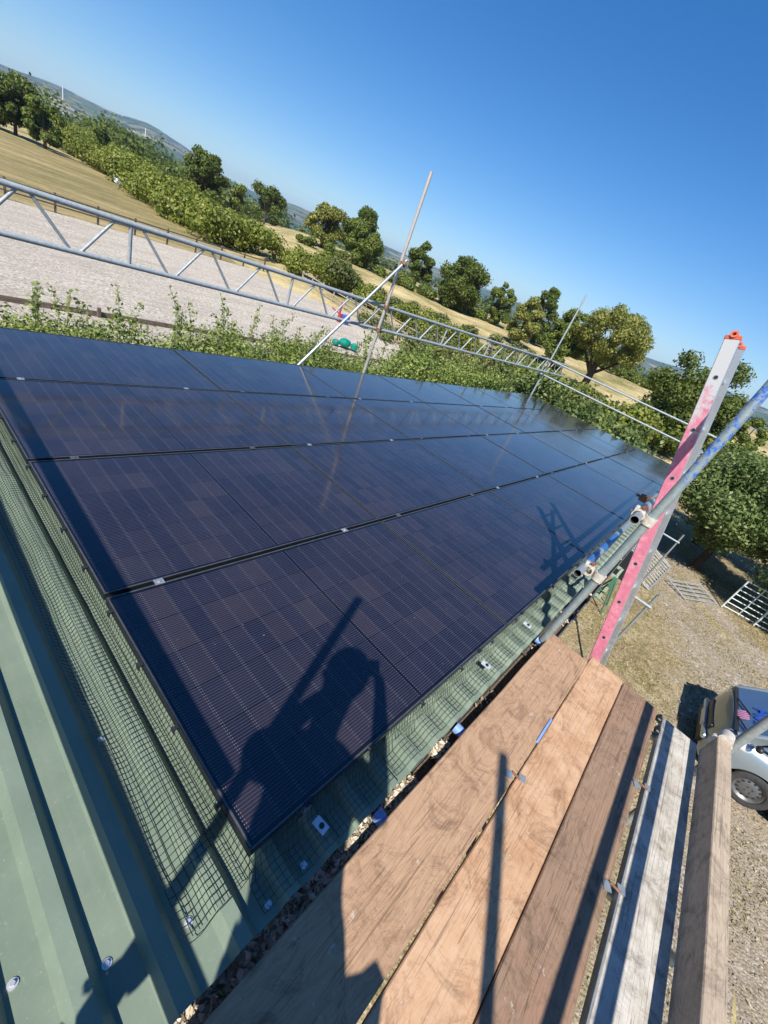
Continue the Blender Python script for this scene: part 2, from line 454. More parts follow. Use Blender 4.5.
def mat_ground(name, kind):
    m, t, b = nt(name); n = N(t); P = n.wpos()
    if kind == 'yard':
        big = n.noise(P, 0.35, 6, 0.65); med = n.noise(P, 3.2, 6, 0.7); fine = n.noise(P, 28, 4, 0.8); vf = n.noise(P, 75, 3, 0.8)
        straw = n.ramp(fine, [(0.3, (0.2, 0.155, 0.085)), (0.5, (0.42, 0.34, 0.2)), (0.72, (0.62, 0.52, 0.35))])
        grass = n.ramp(fine, [(0.3, (0.10, 0.10, 0.035)), (0.7, (0.3, 0.28, 0.12))])
        c = n.mix(n.ramp(n.math('ADD', n.math('MULTIPLY', big, .45), n.math('MULTIPLY', med, .55)), [(0.48, (0, 0, 0)), (0.6, (0.85,) * 3)]), straw, grass)
        c = n.mix(n.ramp(n.noise(P, 1.1, 6, 0.75), [(0.5, (0, 0, 0)), (0.66, (0.6,) * 3)]), c, (0.2, 0.14, 0.09))
        c = n.mix(n.ramp(n.noise(P, 11, 4, 0.7), [(0.42, (0.5,) * 3), (0.55, (0, 0, 0))]), c, (0.13, 0.1, 0.05))
        c = n.mix(n.ramp(vf, [(0.35, (0.55,) * 3), (0.6, (0, 0, 0))]), c, (0.09, 0.07, 0.04))
        h = fine
    elif kind == 'gravel':
        vo = n.n('ShaderNodeTexVoronoi', i_0=P); vo.inputs['Scale'].default_value = 26
        med = n.noise(P, 1.4, 6, 0.7); fine = n.noise(P, 30, 4, 0.75)
        sep = n.sep(vo.outputs['Color'])
        c = n.ramp(sep[0], [(0.0, (0.17, 0.145, 0.12)), (0.5, (0.31, 0.275, 0.235)), (1.0, (0.5, 0.46, 0.42))])
        c = n.mix(n.ramp(med, [(0.48, (0, 0, 0)), (0.68, (0.8,) * 3)]), c, n.ramp(fine, [(0.3, (0.13, 0.12, 0.05)), (0.7, (0.38, 0.31, 0.17))]))
        h = n.math('SUBTRACT', 1.0, vo.outputs['Distance'])
    elif kind == 'arena':
        vo = n.n('ShaderNodeTexVoronoi', i_0=P); vo.inputs['Scale'].default_value = 7
        med = n.noise(P, 0.25, 5, 0.6); fine = n.noise(P, 9, 5, 0.85)
        c = n.ramp(fine, [(0.38, (0.24, 0.2, 0.16)), (0.5, (0.53, 0.48, 0.39)), (0.62, (0.8, 0.74, 0.62))])
        c = n.mix(n.ramp(med, [(0.35, (0.0,) * 3), (0.7, (0.35,) * 3)]), c, (0.52, 0.42, 0.36))
        c = n.mix(n.ramp(n.noise(n.n('ShaderNodeMapping', i_0=P, i_3=(.35, 1.4, 1)).outputs[0], 0.7, 8, 0.8), [(0.45, (0, 0, 0)), (0.62, (0.5,) * 3)]), c, (0.3, 0.25, 0.2))
        c = n.mix(n.ramp(n.noise(P, 0.5, 8, 0.85, 1), [(0.62, (0, 0, 0)), (0.68, (0.6,) * 3)]), c, (0.2, 0.2, 0.1))
        h = fine
    elif kind == 'dry':
        mp = n.n('ShaderNodeMapping', i_0=P); mp.inputs['Rotation'].default_value = (0, 0, 0.5); mp.inputs['Scale'].default_value = (0.25, 1, 1)
        med = n.noise(mp.outputs[0], 0.22, 8, 0.8); fine = n.noise(P, 1.6, 8, 0.85)
        c = n.ramp(n.math('ADD', n.math('MULTIPLY', med, 0.6), n.math('MULTIPLY', fine, 0.4)), [(0.38, (0.10, 0.105, 0.035)), (0.48, (0.22, 0.18, 0.08)), (0.56, (0.34, 0.26, 0.125)), (0.66, (0.42, 0.34, 0.18))])
        h = fine
    else:  # far land: fields by distance, near dry grass
        x, y, z = n.sep(P)[0], n.sep(P)[1], n.sep(P)[2]
        r = n.math('SQRT', n.math('ADD', n.math('MULTIPLY', x, x), n.math('MULTIPLY', y, y)))
        near = n.ramp(n.math('ADD', n.math('MULTIPLY', n.noise(P, 0.12, 6, 0.7), 0.6), n.math('MULTIPLY', n.noise(P, 2.0, 6, 0.8), 0.4)), [(0.38, (0.12, 0.13, 0.035)), (0.49, (0.32, 0.26, 0.12)), (0.6, (0.55, 0.44, 0.23))])
        vo = n.n('ShaderNodeTexVoronoi', i_0=n.n('ShaderNodeMapping', i_0=P, i_3=(1, 1, 0)).outputs[0]); vo.inputs['Scale'].default_value = 0.0042
        hs = n.sep(vo.outputs['Color'])
        fields = n.ramp(hs[0], [(0.0, (0.05, 0.09, 0.025)), (0.35, (0.09, 0.13, 0.04)), (0.6, (0.2, 0.18, 0.08)), (1.0, (0.33, 0.28, 0.15))])
        v2 = n.n('ShaderNodeTexVoronoi', feature='DISTANCE_TO_EDGE', i_0=n.n('ShaderNodeMapping', i_0=P, i_3=(1, 1, 0)).outputs[0]); v2.inputs['Scale'].default_value = 0.0042
        fields = n.mix(n.ramp(v2.outputs['Distance'], [(0.04, (0.9,) * 3), (0.08, (0, 0, 0))]), fields, (0.02, 0.035, 0.012))
        wood = n.ramp(n.noise(P, 0.006, 8, 0.8), [(0.5, (0, 0, 0)), (0.55, (1, 1, 1))])
        fields = n.mix(wood, fields, (0.022, 0.038, 0.014))
        c = n.mix(n.math('MULTIPLY', n.math('SUBTRACT', r, 260), 0.004, clamp=True), near, fields)
        h = n.noise(P, 2, 4)
    t.links.new(c, b.inputs['Base Color']); b.inputs['Roughness'].default_value = 0.95
    b.inputs['Specular IOR Level'].default_value = 0.1
    if kind in ('yard', 'gravel', 'arena'): n.bump(b, h, 0.8, 0.03 if kind != 'arena' else 0.1)
    return m

L_near = mat_leaf('shrub_leaf', (0.09, 0.14, 0.03), (0.21, 0.28, 0.06), (0.36, 0.4, 0.12), tint=(0.4, 0.38, 0.18))
L_apple = mat_leaf('apple_leaf', (0.0659, 0.101, 0.0327), (0.1482, 0.2096, 0.0594), (0.3129, 0.3571, 0.1337), tint=(0.36, 0.36, 0.2), transl=0.42)
L_dark = mat_leaf('oak_leaf', (0.0476, 0.0718, 0.0143), (0.111, 0.1495, 0.0286), (0.2062, 0.2392, 0.0515), transl=0.42)
L_mid = mat_leaf('ash_leaf', (0.0686, 0.1006, 0.0193), (0.1525, 0.2012, 0.0385), (0.2745, 0.309, 0.0688), transl=0.42)
L_yel = mat_leaf('drying_leaf', (0.1098, 0.1311, 0.0264), (0.2489, 0.2622, 0.0594), (0.4099, 0.3864, 0.1056), transl=0.42)
L_hedge = mat_leaf('hedge_leaf', (0.0878, 0.1173, 0.0185), (0.205, 0.2484, 0.0396), (0.366, 0.3657, 0.0792), transl=0.42, tint=(0.32, 0.23, 0.1))
L_scrub = mat_leaf('scrub_leaf', (0.06, 0.08, 0.02), (0.13, 0.16, 0.045), (0.24, 0.23, 0.08), transl=0.3, tint=(0.34, 0.24, 0.12))
M['bark'] = simple('bark', (0.07, 0.055, 0.042), 0.9, 0, 0.4, 12, 0.6, 0.1)
M['twig'] = simple('twig_bark', (0.2, 0.16, 0.11), 0.9, 0, 0.3, 12, 0, 0.1)

# ------------------------------------------------------------------ foliage
def leaf_mesh(name, P, Nrm, size, rng, aspect=1.7):
    n = len(P)
    a = np.cross(Nrm, rng.normal(size=(n, 3))); a /= np.linalg.norm(a, axis=1)[:, None] + 1e-9
    b = np.cross(Nrm, a)
    s = size * rng.uniform(0.6, 1.3, n)[:, None]
    L = a * s * aspect * 0.5; Wd = b * s * 0.5; fold = Nrm * s * 0.14
    v = np.empty((n, 4, 3)); v[:, 0] = P - L; v[:, 1] = P + Wd + fold; v[:, 2] = P + L; v[:, 3] = P - Wd + fold
    me = bpy.data.meshes.new(name)
    me.vertices.add(n * 4); me.vertices.foreach_set('co', v.reshape(-1))
    me.loops.add(n * 4); me.loops.foreach_set('vertex_index', np.arange(n * 4, dtype=np.int32))
    me.polygons.add(n); me.polygons.foreach_set('loop_start', np.arange(0, n * 4, 4, dtype=np.int32))
    try: me.polygons.foreach_set('loop_total', np.full(n, 4, dtype=np.int32))
    except Exception: pass
    at = me.attributes.new('rnd', 'FLOAT', 'FACE'); at.data.foreach_set('value', rng.uniform(0, 1, n).astype(np.float32))
    me.update(calc_edges=True); me.validate()
    return me
def blob_points(rng, blobs, n, shell=0.35):
    """leaves spread through lumpy blobs, denser toward their outsides"""
    vol = np.array([b[3] ** 2 for b in blobs]); idx = rng.choice(len(blobs), n, p=vol / vol.sum())
    d = rng.normal(size=(n, 3)); d /= np.linalg.norm(d, axis=1)[:, None]
    rr = 1 - shell * rng.uniform(0, 1, n) ** 1.5 * 1.5
    rr = np.clip(rr, 0.15, 1) * (1 + np.clip(0.14 * rng.normal(size=n), -.3, .26))
    B = np.array([b[:3] for b in blobs])[idx]; R = np.array([b[3] for b in blobs])[idx]
    sq = np.array([1, 1, 0.8])
    P = B + d * sq * (R * rr)[:, None]
    nn = d + rng.normal(size=(n, 3)) * 0.6 + np.array([0, 0, 0.35]); nn /= np.linalg.norm(nn, axis=1)[:, None]
    return P, nn
def crown_blobs(rng, c, rx, rz, k, br=(0.26, 0.42), low=-0.95):
    out = []
    for i in range(k):
        while True:
            d = rng.uniform(-1, 1, 3)
            if 0.15 < np.linalg.norm(d) < 1 and d[2] > low: break
        d = d / np.linalg.norm(d) * (np.linalg.norm(d) ** 0.5) * 0.8
        r = rng.uniform(*br) * rx
        out.append((c[0] + d[0] * rx, c[1] + d[1] * rx, c[2] + d[2] * rz * 1.12, r))
    return out
def tree(base, top, rad, mat, label, n=4500, leaf=0.35, k=22, seed=1, crown_low=0.28, name='broadleaf_tree', cat='tree', group='trees along the far field edges', br=(0.17, 0.36), trunk_r=None, limbs=9, shell=0.4):
    n = int(n * 2.0); leaf = leaf * 0.66
    rng = np.random.default_rng(seed)
    base = Vector(base); H = top - base.z
    t = thing(name, label, cat, base, group)
    cz = base.z + H * (crown_low + (1 - crown_low) / 2); rz = H * (1 - crown_low) / 2
    k = int(k * 1.35)
    blobs = crown_blobs(rng, (base.x, base.y, cz), rad, rz, k, br)
    P, nn = blob_points(rng, blobs, n, shell)
    keep = P[:, 2] < top + 0.1 * rz; P = P[keep]; nn = nn[keep]
    P = P - np.array(base)
    me = leaf_mesh('crown', P, nn, leaf, rng); me.materials.append(mat)
    o = bpy.data.objects.new('crown', me); col.objects.link(o); o.parent = t
    mb = MB(); tr = trunk_r or H * 0.028
    mb.path([base + Vector((0, 0, -0.3)), base + Vector((0.02 * H * .3, 0, H * 0.2)), base + Vector((-0.02 * H, 0.01 * H, H * 0.5)), base + Vector((0, 0, H * 0.82))], [tr * 1.3, tr, tr * 0.7, tr * 0.2])
    for i in range(min(limbs, len(blobs))):
        b = Vector(blobs[i][:3]); s = base + Vector((0, 0, H * rng.uniform(0.22, 0.5)))
        m_ = s.lerp(b, 0.5) + Vector(rng.normal(size=3)) * 0.03 * H
        mb.path([s, m_, b], [tr * 0.5, tr * 0.3, tr * 0.1], 6)
    obj('trunk', mb, M['bark'], t, smooth=True)
    return t

# ------------------------------------------------------------------ terrain
RIDGE = [(-180, 2.0), (-60, 1.8), (-3, 2.0), (1, 1.9), (5.6, 2.3), (12, 2.1), (36, 1.9), (54, 1.9), (60, 1.3), (63.5, 1.7), (65.7, 2.35), (68.7, 2.75), (71.8, 2.3), (75.3, 2.4), (79, 2.0), (100, 2.0), (180, 2.0)]
def ridge(az):
    for (a, e), (b, g) in zip(RIDGE, RIDGE[1:]):
        if a <= az <= b:
            k = (az - a) / (b - a); k = k * k * (3 - 2 * k)
            return e + (g - e) * k
    return 2
def sst(a, b, x):
    k = max(0, min(1, (x - a) / (b - a))); return k * k * (3 - 2 * k)
def terr(x, y):
    dx, dy = x - CAM.x, y - CAM.y
    r = math.hypot(dx, dy); az = math.degrees(math.atan2(dy, dx))
    side = 1 - sst(52, 62, az)
    if az < -60: side = 0
    near = -3.5 + side * (4.4 * sst(42, 125, r))
    mid = near + (-48 - near) * sst(150, 1500, r) if r > 150 else near
    if r > 1500:
        crest = 1.5 + math.tan(math.radians(ridge(az))) * 5500
        nz = mnoise.noise(Vector((x / 900, y / 900, 0))) * 22 * sst(1800, 3500, r) + mnoise.noise(Vector((x / 260, y / 260, 3))) * 5 * sst(1800, 3500, r)
        mid = -48 + (crest + 48) * sst(1900, 5500, r) + nz - sst(5600, 9000, r) * 120
    return mid
mb = MB()
radii = [0, 4, 8, 12, 16, 20, 26, 33, 42, 50, 60, 72, 86, 104, 125, 150, 200, 280, 400, 600, 900, 1300, 1800, 2200, 2700, 3200, 3700, 4200, 4600, 5000, 5300, 5500, 5700, 6200, 7200, 9000]
NA = 360
for r in radii:
    for k in range(NA):
        a = math.radians(-180 + k)
        x = CAM.x + r * math.cos(a); y = CAM.y + r * math.sin(a)
        mb.v.append((x, y, terr(x, y)))
for i in range(len(radii) - 1):
    for k in range(NA):
        j = (k + 1) % NA
        mb.f.append((i * NA + k, (i + 1) * NA + k, (i + 1) * NA + j, i * NA + j)); mb.m.append(0)
g = struct(obj('ground', mb, mat_ground('countryside_land', 'land'), smooth='all'))

def sheet(name, pts, z, mat, jitter=0.0, sub=14):
    P = []
    for i, p in enumerate(pts):
        q = pts[(i + 1) % len(pts)]
        for k in range(sub):
            t = k / sub
            P.append((p[0] + (q[0] - p[0]) * t + random.uniform(-jitter, jitter), p[1] + (q[1] - p[1]) * t + random.uniform(-jitter, jitter)))
    mb = MB(); mb.add([(p[0], p[1], z) for p in P], [tuple(range(len(P)))])
    return struct(obj(name, mb, mat))
def gp(px, py): p = G(px, py); return (p.x, p.y)
TU = [(-14, -1.9), (7, -2.3), (10, -2.3), (12, -1.6), (14, -.8), (16, 0), (20, 1.5), (27, 4)]
TL = [(-14, -14), (9, -14), (12, -8), (14.5, -4.6), (16, -3.4), (18, -2.3), (21, -1.2), (27, .8)]
def pl(tab, x):
    for (a, b), (c, d) in zip(tab, tab[1:]):
        if a <= x <= c: return b + (d - b) * (x - a) / (c - a)
def mat_yard():
    m, t, b = nt('yard_grass_and_gravel'); n = N(t); P = n.wpos()
    big = n.noise(P, 0.35, 6, 0.65); med = n.noise(P, 3.2, 6, 0.7); fine = n.noise(P, 28, 4, 0.8); vf = n.noise(P, 75, 3, 0.8)
    straw = n.ramp(fine, [(0.32, (0.17, 0.13, 0.07)), (0.5, (0.4, 0.32, 0.185)), (0.68, (0.62, 0.52, 0.34))])
    grass = n.ramp(fine, [(0.32, (0.12, 0.105, 0.04)), (0.68, (0.36, 0.3, 0.14))])
    c = n.mix(n.ramp(n.math('ADD', n.math('MULTIPLY', big, .4), n.math('MULTIPLY', med, .6)), [(0.46, (0, 0, 0)), (0.58, (0.9,) * 3)]), straw, grass)
    c = n.mix(n.ramp(n.noise(P, 1.1, 6, 0.75), [(0.5, (0, 0, 0)), (0.62, (0.6,) * 3)]), c, (0.24, 0.17, 0.11))
    c = n.mix(n.ramp(n.noise(P, 9, 5, 0.8), [(0.4, (0.6,) * 3), (0.52, (0, 0, 0))]), c, (0.13, 0.1, 0.055))
    vo = n.n('ShaderNodeTexVoronoi', i_0=P); vo.inputs['Scale'].default_value = 34
    v2 = n.n('ShaderNodeTexVoronoi', i_0=P); v2.inputs['Scale'].default_value = 15
    g1 = n.ramp(n.sep(vo.outputs['Color'])[0], [(0.0, (0.17, 0.14, 0.105)), (0.5, (0.33, 0.275, 0.21)), (1.0, (0.52, 0.45, 0.37))])
    g2 = n.ramp(n.sep(v2.outputs['Color'])[1], [(0.0, (0.2, 0.17, 0.13)), (0.6, (0.36, 0.3, 0.24)), (1.0, (0.6, 0.54, 0.46))])
    gr = n.mix(n.ramp(n.noise(P, 5, 4, .7), [(0.5, (0, 0, 0)), (0.58, (1,) * 3)]), g1, g2)
    gr = n.mix(n.ramp(n.noise(P, 0.9, 7, 0.8), [(0.44, (0, 0, 0)), (0.62, (0.75,) * 3)]), gr, n.ramp(fine, [(0.3, (0.2, 0.15, 0.09)), (0.7, (0.46, 0.37, 0.24))]))
    gr = n.mix(n.ramp(n.noise(P, 2.1, 6, 0.8), [(0.58, (0, 0, 0)), (0.66, (0.7,) * 3)]), gr, n.ramp(fine, [(0.3, (0.1, 0.11, 0.035)), (0.7, (0.28, 0.27, 0.11))]))
    a = n.n('ShaderNodeAttribute', attribute_name='gravel').outputs['Fac']; r_ = n.n('ShaderNodeAttribute', attribute_name='rut').outputs['Fac']
    k = n.math('MULTIPLY', n.math('SUBTRACT', n.math('ADD', a, n.math('MULTIPLY', n.math('SUBTRACT', n.noise(P, 2.6, 8, .8), .5), 1.6)), .5), 3, clamp=True)
    c = n.mix(k, c, gr)
    c = n.mix(n.math('MULTIPLY', r_, 0.55), c, n.ramp(fine, [(0.3, (0.22, 0.17, 0.12)), (0.7, (0.4, 0.33, 0.24))]))
    t.links.new(c, b.inputs['Base Color']); b.inputs['Roughness'].default_value = .95; b.inputs['Specular IOR Level'].default_value = .1
    n.bump(b, n.math('ADD', fine, n.math('MULTIPLY', vo.outputs['Distance'], -.6)), .8, .03)
    return m
NXg, NYg, ST = 216, 96, 0.25
mb = MB(); ga = []; ra = []
for iy in range(NYg + 1):
    for ix in range(NXg + 1):
        x = -14 + ix * ST; y = -14 + iy * ST
        xx = min(26.9, x)
        d_ = min(pl(TU, xx) - y, y - pl(TL, xx)) if x < 27 else min(pl(TU, xx) - y, y - pl(TL, xx))
        ga.append(max(0, min(1, .5 + d_ * .45)))
        cx_ = (pl(TU, xx) * .62 + pl(TL, xx) * .38) if xx > 12 else pl(TU, xx) - 2.3
        rt_ = min(abs(y - cx_ - .8), abs(y - cx_ + .8)); ra.append(max(0, 1 - rt_ / .35))
        mb.v.append((x, y, GZ + .03 + mnoise.noise(Vector((x * .5, y * .5, 0))) * .02 - .03 * ra[-1]))
mb.f = [(iy * (NXg + 1) + ix, iy * (NXg + 1) + ix + 1, (iy + 1) * (NXg + 1) + ix + 1, (iy + 1) * (NXg + 1) + ix) for iy in range(NYg) for ix in range(NXg)]; mb.m = [0] * len(mb.f)
yard = struct(obj('yard', mb, mat_yard(), smooth='all'))
for nm, arr in (('gravel', ga), ('rut', ra)):
    at_ = yard.data.attributes.new(nm, 'FLOAT', 'POINT'); at_.data.foreach_set('value', arr)
sheet('arena_surface', [(-14, 10.1), (27.0, 10.1), (27.3, 17.2), (33.0, 42.5), (24.8, 41.2), (6.8, 38.6), (-14, 34.6)], GZ + 0.032, mat_ground('arena_sand', 'arena'))
sheet('dry_paddock', [(-40, 30.5), (6.8, 38.9), (24.8, 41.6), (33, 43), (48, 66), (62, 118), (-40, 124)], GZ + 0.016, mat_ground('dry_pasture', 'dry'), 0.5)

# ------------------------------------------------------------------ the barn
RIB = 0.158; EAVE = -0.14; RIDGEV = 4.66; U0, U1 = -2.2, 12.47
def prof_pts():
    pts = []
    k0 = int((U0 + 0.118) / RIB) - 1
    u = -0.118 + k0 * RIB
    while u < U1 + 0.1:
        pts += [(u, 0), (u + 0.022, 0.039), (u + 0.060, 0.039), (u + 0.082, 0)]
        u += RIB
    pts = [p for p in pts if U0 <= p[0] <= U1]
    return [(U0, 0)] + pts + [(U1, 0)]
ROOFN = -0.135
def roof_h(u):
    k = (u + 0.118) % RIB
    if k < 0.022: return 0.039 * k / 0.022
    if k < 0.060: return 0.039
    if k < 0.082: return 0.039 * (0.082 - k) / 0.022
    return 0.0
barn = thing('metal_barn', 'low barn with a green box-profile steel roof under the dark solar array', 'barn', (5, 2.2, GZ))
mb = MB(); pp = prof_pts()
top = [PL(u, EAVE, ROOFN + h) for u, h in pp] + [PL(u, RIDGEV, ROOFN + h) for u, h in pp]
bot = [PL(u, EAVE, ROOFN + h - 0.0015) for u, h in pp] + [PL(u, RIDGEV, ROOFN + h - 0.0015) for u, h in pp]
n_ = len(pp)
mb.add(top, [(i, i + 1, n_ + i + 1, n_ + i) for i in range(n_ - 1)])
mb.add(bot, [(i, n_ + i, n_ + i + 1, i + 1) for i in range(n_ - 1)])
o_ = len(top)
mb.f += [(i, o_ + i, o_ + i + 1, i + 1) for i in range(n_ - 1)]; mb.m += [0] * (n_ - 1)
obj('roof', mb, M['roof'], barn)
roof_obj = [c for c in barn.children][0]
mb = MB()
for k in range(-2, 13):
    u = -0.314 + k * 1.0 * (RIB * 6 / 1.0)
    if U0 < u < U1:
        mb.box(PL(u, (EAVE + RIDGEV) / 2, ROOFN + 0.0012), (0.0035, RIDGEV - EAVE, 0.003))
obj('sheet_lap', mb, M['dark'], roof_obj)
# screws on the ribs/pans near the eave and further up
for (u, v) in [(-0.335, 0.06), (-0.16, 0.005), (-0.33, 1.45), (-0.17, 0.62), (0.02, -0.105), (-0.49, 0.16), (-0.5, 1.2), (0.155, -0.1)]:
    h = roof_h(u)
    mb = MB(); c = PL(u, v, ROOFN + h)
    mb.tube(c, c + NW * 0.003, 0.011, 14, hollow=False); mb.tube(c + NW * 0.003, c + NW * 0.009, 0.0055, 6, hollow=False)
    obj('roof_screw', mb, M['screw'], roof_obj)
M['wall'] = simple('dark_green_cladding', (0.06, 0.09, 0.07), 0.6, 0, 0.2, 4)
mb = MB()
for i in range(0, 62):   # vertical ribbed cladding along the front, and plain sides
    x = -2.05 + i * 0.232
    mb.box((x, 0.0, (GZ - 0.28) / 2 - .03), (0.15, 0.03, -GZ - 0.36))
mb.box((5.2, 2.2, (GZ - 0.3) / 2), (14.4, 4.36, -GZ - 0.32))
obj('wall', mb, M['wall'], barn)
M['timber_dark'] = simple('dark_fascia_timber', (0.07, 0.055, 0.045), 0.8, 0, 0.4, 8)
mb = MB(); mb.box((5.13, -0.1, -0.235), (14.6, 0.022, 0.15))
obj('fascia', mb, M['timber_dark'], barn)
# gutter: half round trough
mb = MB(); yc, zc, gr = -0.184, -0.212, 0.056
pr = [(yc + gr * math.cos(a), zc + gr * math.sin(a)) for a in [PI * (1 + i / 12) for i in range(13)]]
pr2 = [(yc + (gr + .003) * math.cos(a), zc + (gr + .003) * math.sin(a)) for a in [PI * (1 + i / 12) for i in range(13)]]
xs = (-2.2, 12.45)
vs = [(x, y, z) for x in xs for (y, z) in pr] + [(x, y, z - .001) for x in xs for (y, z) in pr2]
fs = [(i, i + 1, 13 + i + 1, 13 + i) for i in range(12)] + [(26 + i, 39 + i, 39 + i + 1, 26 + i + 1) for i in range(12)] + [(0, 13, 39, 26), (12, 38, 51, 25)]
mb.add(vs, fs)
mb.tube((xs[0], yc - gr - .003, zc + .002), (xs[1], yc - gr - .003, zc + .002), 0.006, 8, hollow=False)
gut = obj('gutter', mb, simple('grey_gutter_plastic', (0.10, 0.10, 0.10), 0.5, 0, 0.3, 10), barn, smooth=True)
for i in range(14):
    x = -0.9 + i * 0.95
    mb = MB(); mb.box((x, yc, zc - .002), (0.022, 2 * gr + .016, 0.004))
    obj('gutter_bracket', mb, M['timber_dark'], gut)
# debris in the gutter
rng = np.random.default_rng(5)
n = 7500
P = np.stack([rng.uniform(-1.5, 12.3, n) ** 1.0, yc + rng.uniform(-1, 1, n) * gr * 0.82, np.zeros(n)], 1)
P[:5000, 0] = rng.uniform(-0.8, 1.0, 5000)
kp = np.array([p[0] < .7 or mnoise.noise(Vector((p[0] * 4, 3, 1))) > .12 for p in P]); P = P[kp]; n = len(P)
P[:, 2] = zc - 0.012 + rng.uniform(0, 0.022, n) + 0.008 * np.sin(P[:, 0] * 9)
nn = rng.normal(size=(n, 3)) * 0.5 + np.array([0, 0, 1]); nn /= np.linalg.norm(nn, axis=1)[:, None]
me = leaf_mesh('gutter_debris', P, nn, 0.016, rng, 2.0)
m, t, b = nt('dead_leaf_litter'); q = N(t)
t.links.new(q.ramp(q.n('ShaderNodeAttribute', attribute_name='rnd').outputs['Fac'], [(0, (0.12, 0.09, 0.06)), (0.4, (0.42, 0.34, 0.24)), (0.8, (0.7, 0.62, 0.5)), (0.97, (0.6, 0.55, 0.45)), (1, (0.2, 0.35, 0.05))]), b.inputs['Base Color'])
b.inputs['Roughness'].default_value = 0.9
me.materials.append(m); o = bpy.data.objects.new('gutter_debris', me); col.objects.link(o)
tag(o, 'dry dead leaves, twigs and grit filling the gutter', 'leaf litter', kind='stuff')
mb = MB()
for i in range(1):
    pass
mb = MB(); mb.box((5.1, yc, zc - .034), (14.2, 0.075, 0.02))
o = obj('gutter_silt', mb, simple('gutter_silt', (0.12, 0.09, 0.06), 0.95, 0, 0.5, 60, 0.8)); tag(o, 'dark silt lying along the bottom of the gutter', 'silt', kind='stuff')

# ------------------------------------------------------------------ solar panels 7 x 4
PANW, PANH = 1.742, 1.112
cols_words = ['nearest the left edge', 'second from the left edge', 'third from the left edge', 'fourth along, in the middle', 'fifth along from the left', 'second from the far end', 'at the far right end']
rows_words = ['eave row', 'second row up from the eave', 'third row up from the eave', 'top row beside the hedge']
def panel_proto():
    t = thing('solar_panel', 'x', 'solar panel', (0, 0, 0), 'solar panels on the barn roof')
    mb = MB(); fw, fh, top_ = 0.011, 0.033, 0.0
    for (cx, cy, sx, sy) in ((PANW / 2, fw / 2, PANW, fw), (PANW / 2, PANH - fw / 2, PANW, fw), (fw / 2, PANH / 2, fw, PANH - 2 * fw), (PANW - fw / 2, PANH / 2, fw, PANH - 2 * fw)):
        mb.box((cx, cy, -fh / 2), (sx, sy, fh), mi=0)
        mb.box((cx, cy, 0.0006), (sx if sx < 1 else sx - 0.002, (sy if sy < 1 else sy - 0.002) * (0.5 if sy < 1 else 1), 0.001) if sx > 1 else (sx * 0.5, sy, 0.001), mi=1)
    obj('frame', mb, [M['frame'], M['frame_edge']], t)
    mb = MB(); mb.add([(fw, fw, -0.0015), (PANW - fw, fw, -0.0015), (PANW - fw, PANH - fw, -0.0015), (fw, PANH - fw, -0.0015),
                       (fw, fw, -0.007), (PANW - fw, fw, -0.007), (PANW - fw, PANH - fw, -0.007), (fw, PANH - fw, -0.007)],
                      [(0, 1, 2, 3), (7, 6, 5, 4), (0, 4, 5, 1), (1, 5, 6, 2), (2, 6, 7, 3), (3, 7, 4, 0)])
    obj('glass', mb, M['glass_pv'], t)
    return t
pp0 = panel_proto(); pp_children = list(pp0.children)
pitch_rot = math.atan2(VW.z, VW.y)
ri = random.Random(3)
for i in range(7):
    for j in range(4):
        lab = 'black solar panel, %s, %s' % (rows_words[j], cols_words[i])
        loc = PL(i * PW + 0.004, j * PH + 0.004 + 0.004, 0)
        p = pp0 if (i, j) == (0, 0) else dup(pp0, loc, ch=pp_children)
        p.location = loc; p['label'] = lab
        p.rotation_euler = (pitch_rot + ri.uniform(-1, 1) * 0.0016, ri.uniform(-1, 1) * 0.0016, 0)
# mounting rails under the array, end plates poke out at the eave
ord_ = ['first', 'second', 'third', 'fourth', 'fifth', 'sixth', 'seventh', 'eighth', 'ninth', 'tenth', 'eleventh', 'twelfth', 'thirteenth', 'fourteenth']
k = 0
for i in range(7):
    for du in (0.215, 1.385):
        u = i * PW + du
        t = thing('mounting_rail', 'aluminium mounting rail end poking out under the array at the eave, %s from the left' % ord_[k], 'mounting rail', PL(u, 0, -0.06), 'mounting rails under the array')
        Rr = Matrix.Rotation(pitch_rot, 3, 'X')
        mb = MB(); mb.box(PL(u, 2.25, -0.068), (0.036, 4.5, 0.062), Rr)
        obj('rail_bar', mb, M['railalu'], t)
        mb = MB(); mb.box(PL(u + .012, -0.062, -0.05), (0.032, 0.05, 0.003), Rr @ Matrix.Rotation(0.12, 3, 'Z'))
        ep = obj('end_plate', mb, M['tag_metal'], t)
        mb = MB(); mb.tube(PL(u + .012, -0.066, -0.048), PL(u + .012, -0.066, -0.043), 0.009, 8, hollow=False)
        obj('plate_bolt', mb, M['dark'], ep)
        for j in range(1, 4):
            mb = MB(); c = PL(u, j * PH - 0.006, 0.002)
            mb.box(c, (0.04, 0.034, 0.004), Rr); mb.tube(c, c + NW * 0.007, 0.0065, 8, hollow=False)
            obj('clamp', mb, M['railalu'] if (i * 3 + j) % 2 else M['frame_edge'], t)
        mb = MB(); c = PL(u, 0.004, 0.002); mb.box(c, (0.034, 0.018, 0.004), Rr); mb.tube(c, c + NW * 0.006, 0.0055, 8, hollow=False)
        obj('clamp', mb, M['frame'], t)
        k += 1

